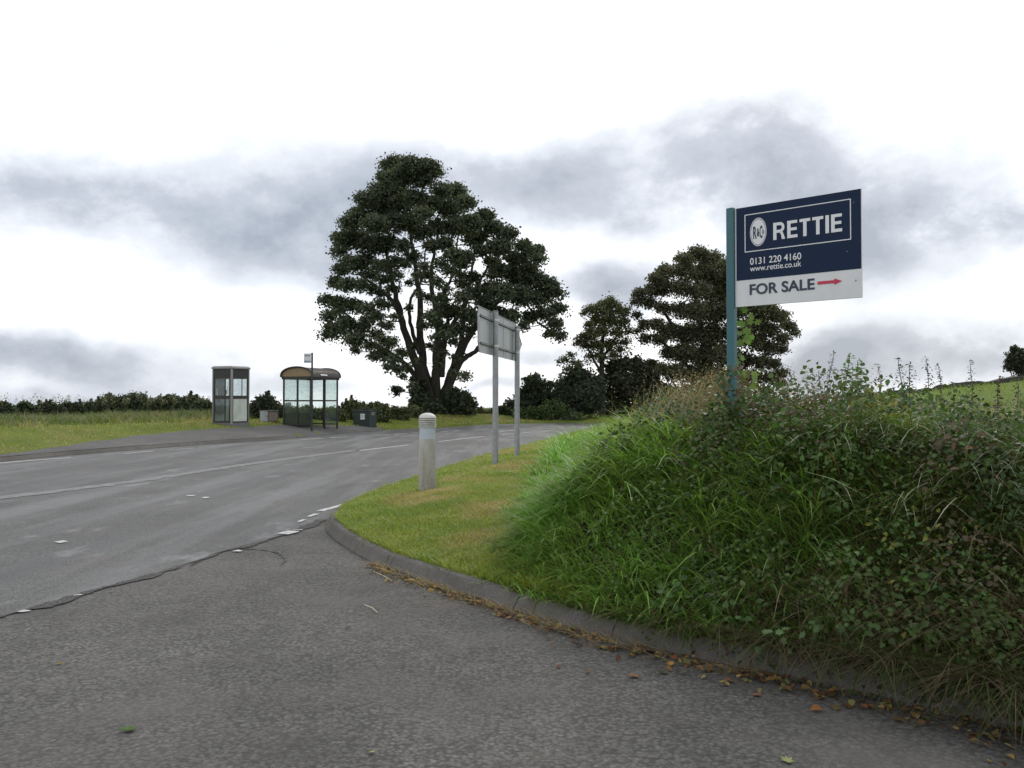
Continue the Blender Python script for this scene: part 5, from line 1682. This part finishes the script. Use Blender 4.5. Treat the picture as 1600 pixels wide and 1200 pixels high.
T2 = [(1030,130,58),(950,160,52),(1110,160,60),(1180,200,55),(860,230,58),(960,230,70),(1060,240,75),(1160,280,80),(800,270,48),(780,330,50),(850,320,58),(940,320,60),(1040,340,75),(1140,370,80),
 (710,350,42),(690,400,40),(760,400,42),(830,430,46),(920,440,60),(1020,450,75),(1120,470,85),(1220,440,80),(1300,430,70),(1390,440,66),(1240,330,80),(1330,350,70),(1420,400,55),(1230,240,60),(1300,280,60),
 (1470,480,58),(1530,530,42),(1560,570,24),(1350,520,70),(1430,560,62),(1500,600,40),(1250,560,80),(1330,620,66),(1420,650,52),(1490,660,34),(690,470,34),(740,520,40),(690,560,32),(800,520,46),(740,600,34),(820,600,46),(880,560,62),(980,580,80),(1100,590,90),
 (870,680,55),(960,680,75),(1060,700,80),(1180,690,80),(1280,720,66),(1380,730,56),(1450,740,42),(1490,790,34),(1420,820,46),(1330,820,60),(1230,820,70),(1120,810,80),(1010,800,80),(910,790,70),(830,770,50),(760,740,40),(1480,850,34),(1400,890,40)]
T2_TR = [([(1080,1000),(1085,860),(1075,720),(1050,560),(1020,380),(1030,200)], .55, .08, 0), ([(1085,900),(1150,740),(1230,620),(1330,520),(1440,480)], .26, .06, -1), ([(1075,820),(1000,680),(920,560),(840,430),(760,380)], .26, .06, 1),
         ([(1078,700),(1130,520),(1180,380),(1200,250)], .22, .06, 1.5), ([(1080,860),(950,740),(840,640),(740,580)], .2, .05, -1.5), ([(1085,880),(1250,780),(1380,700),(1470,660)], .2, .05, 1)]
tree('broad_tree', 'wide domed dark broadleaf tree partly hidden behind the FOR SALE board', (1106, 655), 62, T2_TR, T2, 80000, .17, (.088, .092, .054), (800, 360), 3.529, squash=.8, twigs=6, depth=.7, rmul=1.1)
T3 = [(540,395,34),(500,415,36),(575,420,36),(450,440,42),(520,460,48),(600,455,40),(415,440,22),(395,460,16),(630,440,24),(470,500,44),(550,510,44),(620,510,36),(430,530,34),(500,560,44),(580,570,40),(440,580,44),(395,590,34),(370,610,22),(640,560,30),(620,620,30),(540,630,40),(470,640,44),(410,640,32),(360,630,16),(560,690,32),(490,700,36),(430,700,26),(330,690,20),(290,715,22),(260,730,16),(350,740,26),(600,660,26),(300,770,20)]
T3_TR = [([(500,1050),(498,880),(495,740),(500,600),(520,480),(540,400)], .30, .05, 0), ([(498,800),(440,700),(400,620)], .12, .04, -.5), ([(500,700),(570,600),(610,500)], .12, .04, .5), ([(370,800),(350,740),(290,715)], .08, .03, 0), ([(498,900),(420,820),(350,750)], .1, .04, 0)]
tree('slender_tree', 'slender airy tree with yellowish leaves left of the wide domed tree', (942, 656), 60, T3_TR, T3, 11000, .15, (.098, .108, .052), (800, 360), 3.529, squash=.85, twigs=6, depth=.6, rmul=1.15)
# woodland edge under the trees
bush('dark_bush', 'tall dark rounded bush below the slender tree', 57, [(370,800,60),(330,840,60),(300,880,50),(400,860,60),(440,900,60),(360,930,70),(300,950,55),(430,970,60),(280,910,40),(470,840,40),(270,860,30)], 12000, .22, (.062, .078, .050), (800,360), 3.529)
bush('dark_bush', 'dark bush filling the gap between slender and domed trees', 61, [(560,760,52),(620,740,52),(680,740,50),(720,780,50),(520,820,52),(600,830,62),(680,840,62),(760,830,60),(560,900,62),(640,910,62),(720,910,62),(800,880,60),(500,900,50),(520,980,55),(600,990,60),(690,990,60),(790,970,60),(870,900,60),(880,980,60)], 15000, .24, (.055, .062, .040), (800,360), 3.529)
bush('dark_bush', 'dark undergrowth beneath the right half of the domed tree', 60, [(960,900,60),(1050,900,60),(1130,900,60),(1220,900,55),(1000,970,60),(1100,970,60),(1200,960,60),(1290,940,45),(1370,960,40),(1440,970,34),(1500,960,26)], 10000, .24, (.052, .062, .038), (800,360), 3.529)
bush('wild_bush', 'spiky dark bush right behind the far sign post', 58, [(130,810,22),(110,840,34),(150,850,40),(85,870,26),(60,900,34),(120,910,50),(180,900,40),(210,850,20),(75,820,14),(165,960,50),(90,960,50),(215,930,40),(45,950,34),(240,960,40)], 9000, .20, (.060, .076, .048), (800,360), 3.529)
bush('wild_bush', 'low dark bush between the two direction sign posts', 64, [(620,610,9),(790,640,6),(800,632,9),(812,628,9),(790,652,12),(806,650,12),(778,650,8)], 3000, .24, (.058, .072, .048), (0,0), 1.0)
bush('pale_bush', 'lighter green leafy bush in front of the tall dark bush', 55.5, [(190,990,34),(230,970,36),(160,1010,30),(270,990,34),(230,1020,34),(200,1040,30),(280,1030,28)], 4500, .2, (.085, .12, .045), (800,360), 3.529)
bush('pale_bush', 'low grey-green bush in front of the woodland at the road bend', 55.2, [(320,1010,26),(350,1030,26),(300,1040,26),(380,1050,20),(330,1055,24)], 2600, .18, (.10, .13, .07), (800,360), 3.529)
bush('pale_bush', 'small fresh green bush left of the light leafy bush', 55.6, [(60,1010,26),(100,1000,28),(130,1020,28),(80,1040,26),(30,1030,22),(120,1050,24)], 2800, .2, (.075, .11, .04), (800,360), 3.529)

# hedge along the far side: single shrubs
def profile_bush(name, label, x0, x1, ytop, ybot, D, n, leafn, leafs, col, group=None, spikes=True, seed=0, cat='bush'):
    rr = random.Random(seed)
    cl = []
    w = x1 - x0; hgt = ybot - ytop
    for i in range(n):
        u = (i + .5) / n
        px = x0 + w * u
        t = ytop + hgt * (.30 * (2*u-1)**2 + .12 * rr.random())
        r_ = max(w / n * .62, hgt * .17) * rr.uniform(.8, 1.15)
        k = 0
        y = t + r_ * .75
        while y < ybot:
            cl.append((px + rr.uniform(-1, 1), y, r_ * rr.uniform(.85, 1.15))); y += r_ * 1.05; k += 1
        if spikes and rr.random() < .35:
            sx = px + rr.uniform(-2, 2)
            for q in range(3): cl.append((sx + rr.uniform(-.8, .8), t - 1 - q * 2.2 * rr.uniform(.6, 1.2), 1.5 - .3 * q))
    return bush(name, label, D, cl, leafn, leafs, col, group=group, cat=cat, squash=.9, depth=.5)
dk = (.062, .078, .048); md = (.105, .120, .058)
far_trees = [
 (148, 196, 617, 652, 74, 'round dark tree beyond the far verge, left end of the clump'),
 (180, 238, 613, 652, 78, 'tallest round dark tree in the clump left of the kiosk'),
 (226, 264, 621, 652, 74, 'low dark tree between the two halves of the clump'),
 (238, 288, 615, 654, 70, 'rounded dark tree in the right half of the clump'),
 (274, 322, 615, 658, 66, 'dark tree second from the kiosk in the far clump'),
 (304, 338, 623, 660, 62, 'dark tree just left of the phone kiosk'),
]
for i, (a, b, t, bo, D, lb) in enumerate(far_trees):
    profile_bush('round_tree', lb, a, b, t, bo, D, 5, 7500, .20, dk, 'dark round trees left of the phone kiosk', i % 2 == 0, 50 + i, 'tree')
hedge = [
 (-30, 24, 625, 662, 44, 'dark hedge shrub at the left edge of the photo'),
 (14, 62, 627, 660, 45, 'dark hedge shrub second from the left edge'),
 (52, 100, 628, 660, 46, 'dark hedge shrub third from the left edge'),
 (90, 134, 627, 658, 48, 'dark hedge shrub fourth from the left edge'),
 (124, 168, 627, 658, 50, 'dark hedge shrub right before the clump of round trees'),
]
for i, (a, b, t, bo, D, lb) in enumerate(hedge):
    profile_bush('hedge_shrub', lb, a, b, t, bo, D, 8, 6000, .13, dk, 'hedge shrubs along the far verge', True, 80 + i)
hedge2 = [
 (366, 400, 637, 662, 41, 'green hedge shrub just right of the phone kiosk', md),
 (396, 432, 615, 662, 40, 'leafy shrub rising behind the small grey cabinet', (.058, .074, .044)),
 (426, 462, 632, 664, 41, 'green hedge shrub behind the left side of the bus shelter', md),
 (454, 500, 634, 666, 41.5, 'green hedge shrub seen through the middle of the bus shelter', md),
 (494, 540, 636, 666, 42, 'green hedge shrub behind the right side of the bus shelter', md),
 (532, 572, 622, 662, 43.5, 'spiky shrub behind the left end of the dark green box', md),
 (566, 606, 626, 662, 44, 'spiky shrub behind the right end of the dark green box', md),
 (598, 640, 634, 664, 46, 'low hedge shrub between the green box and the huge tree', md),
 (628, 660, 632, 664, 48, 'low hedge shrub against the left foot of the huge tree', md),
 (730, 772, 640, 660, 56, 'low green hedge shrub right of the huge tree foot', md),
 (764, 800, 634, 660, 57, 'green shrub behind the near direction sign post', (.07, .095, .04)),
]
for i, (a, b, t, bo, D, lb, c) in enumerate(hedge2):
    profile_bush('hedge_shrub', lb, a, b, t, bo, D, 8, 5200, .12, c, 'hedge shrubs along the far verge', True, 120 + i)
# small tree on the skyline at the right edge
bush('skyline_tree', 'small dark tree on the field skyline at the right edge', 62, [(1592,552,9),(1584,560,10),(1600,560,12),(1590,570,12),(1578,572,8),(1606,574,12),(1596,580,10),(1586,545,5)], 3500, .22, (.045, .055, .035), cat='tree')

# dry-stone wall along the field skyline
def wall():
    pts = []
    for px in range(1330, 1640, 6):
        k = (px - 800) / FPX
        # where the ground is highest in view along this azimuth
        ys = np.linspace(25, 110, 90); zs = H(k * ys, ys)
        j = int(np.argmax((zs - EYE) / ys)); j = min(j, 89)
        pts.append((k * ys[j], ys[j]))
    P = np.array(pts)
    for _ in range(6): P[1:-1] = (P[:-2] + P[1:-1]*2 + P[2:]) / 4
    P = resamp(P, .55)
    root = empty('stone_wall', (P[0][0], P[0][1], h1(*P[0])), label='dark dry-stone wall running along the skyline of the green field', cat='wall')
    O = Vector(root.location)
    P = resamp(P, .3)
    V = []; F = []
    for k, p in enumerate(P):
        a = P[min(k+1, len(P)-1)] - P[max(k-1, 0)]; a = a / (np.linalg.norm(a) + 1e-9)
        nx_, ny_ = -a[1], a[0]; z = h1(*p); hh = .11 + .10 * rnd.random(); w_ = .2 + .04 * rnd.random()
        for o_, zz in ((-w_ - .05, -.3), (-w_, hh), (w_, hh + rnd.uniform(-.04, .04)), (w_ + .05, -.3)):
            V.append((p[0] + nx_*o_ - O.x, p[1] + ny_*o_ - O.y, z + zz - O.z))
    for k in range(len(P) - 1):
        for q in range(3): F.append((4*k+q, 4*k+q+1, 4*k+5+q, 4*k+4+q))
    m = MB(); m.add(V, F)
    m.build('wall_body', M['stone'], root)
M['stone'] = mat_simple('dark_stone', (.050, .048, .042), .9, 0, .35, 3, ((.05, .06, .03), .5))
wall()
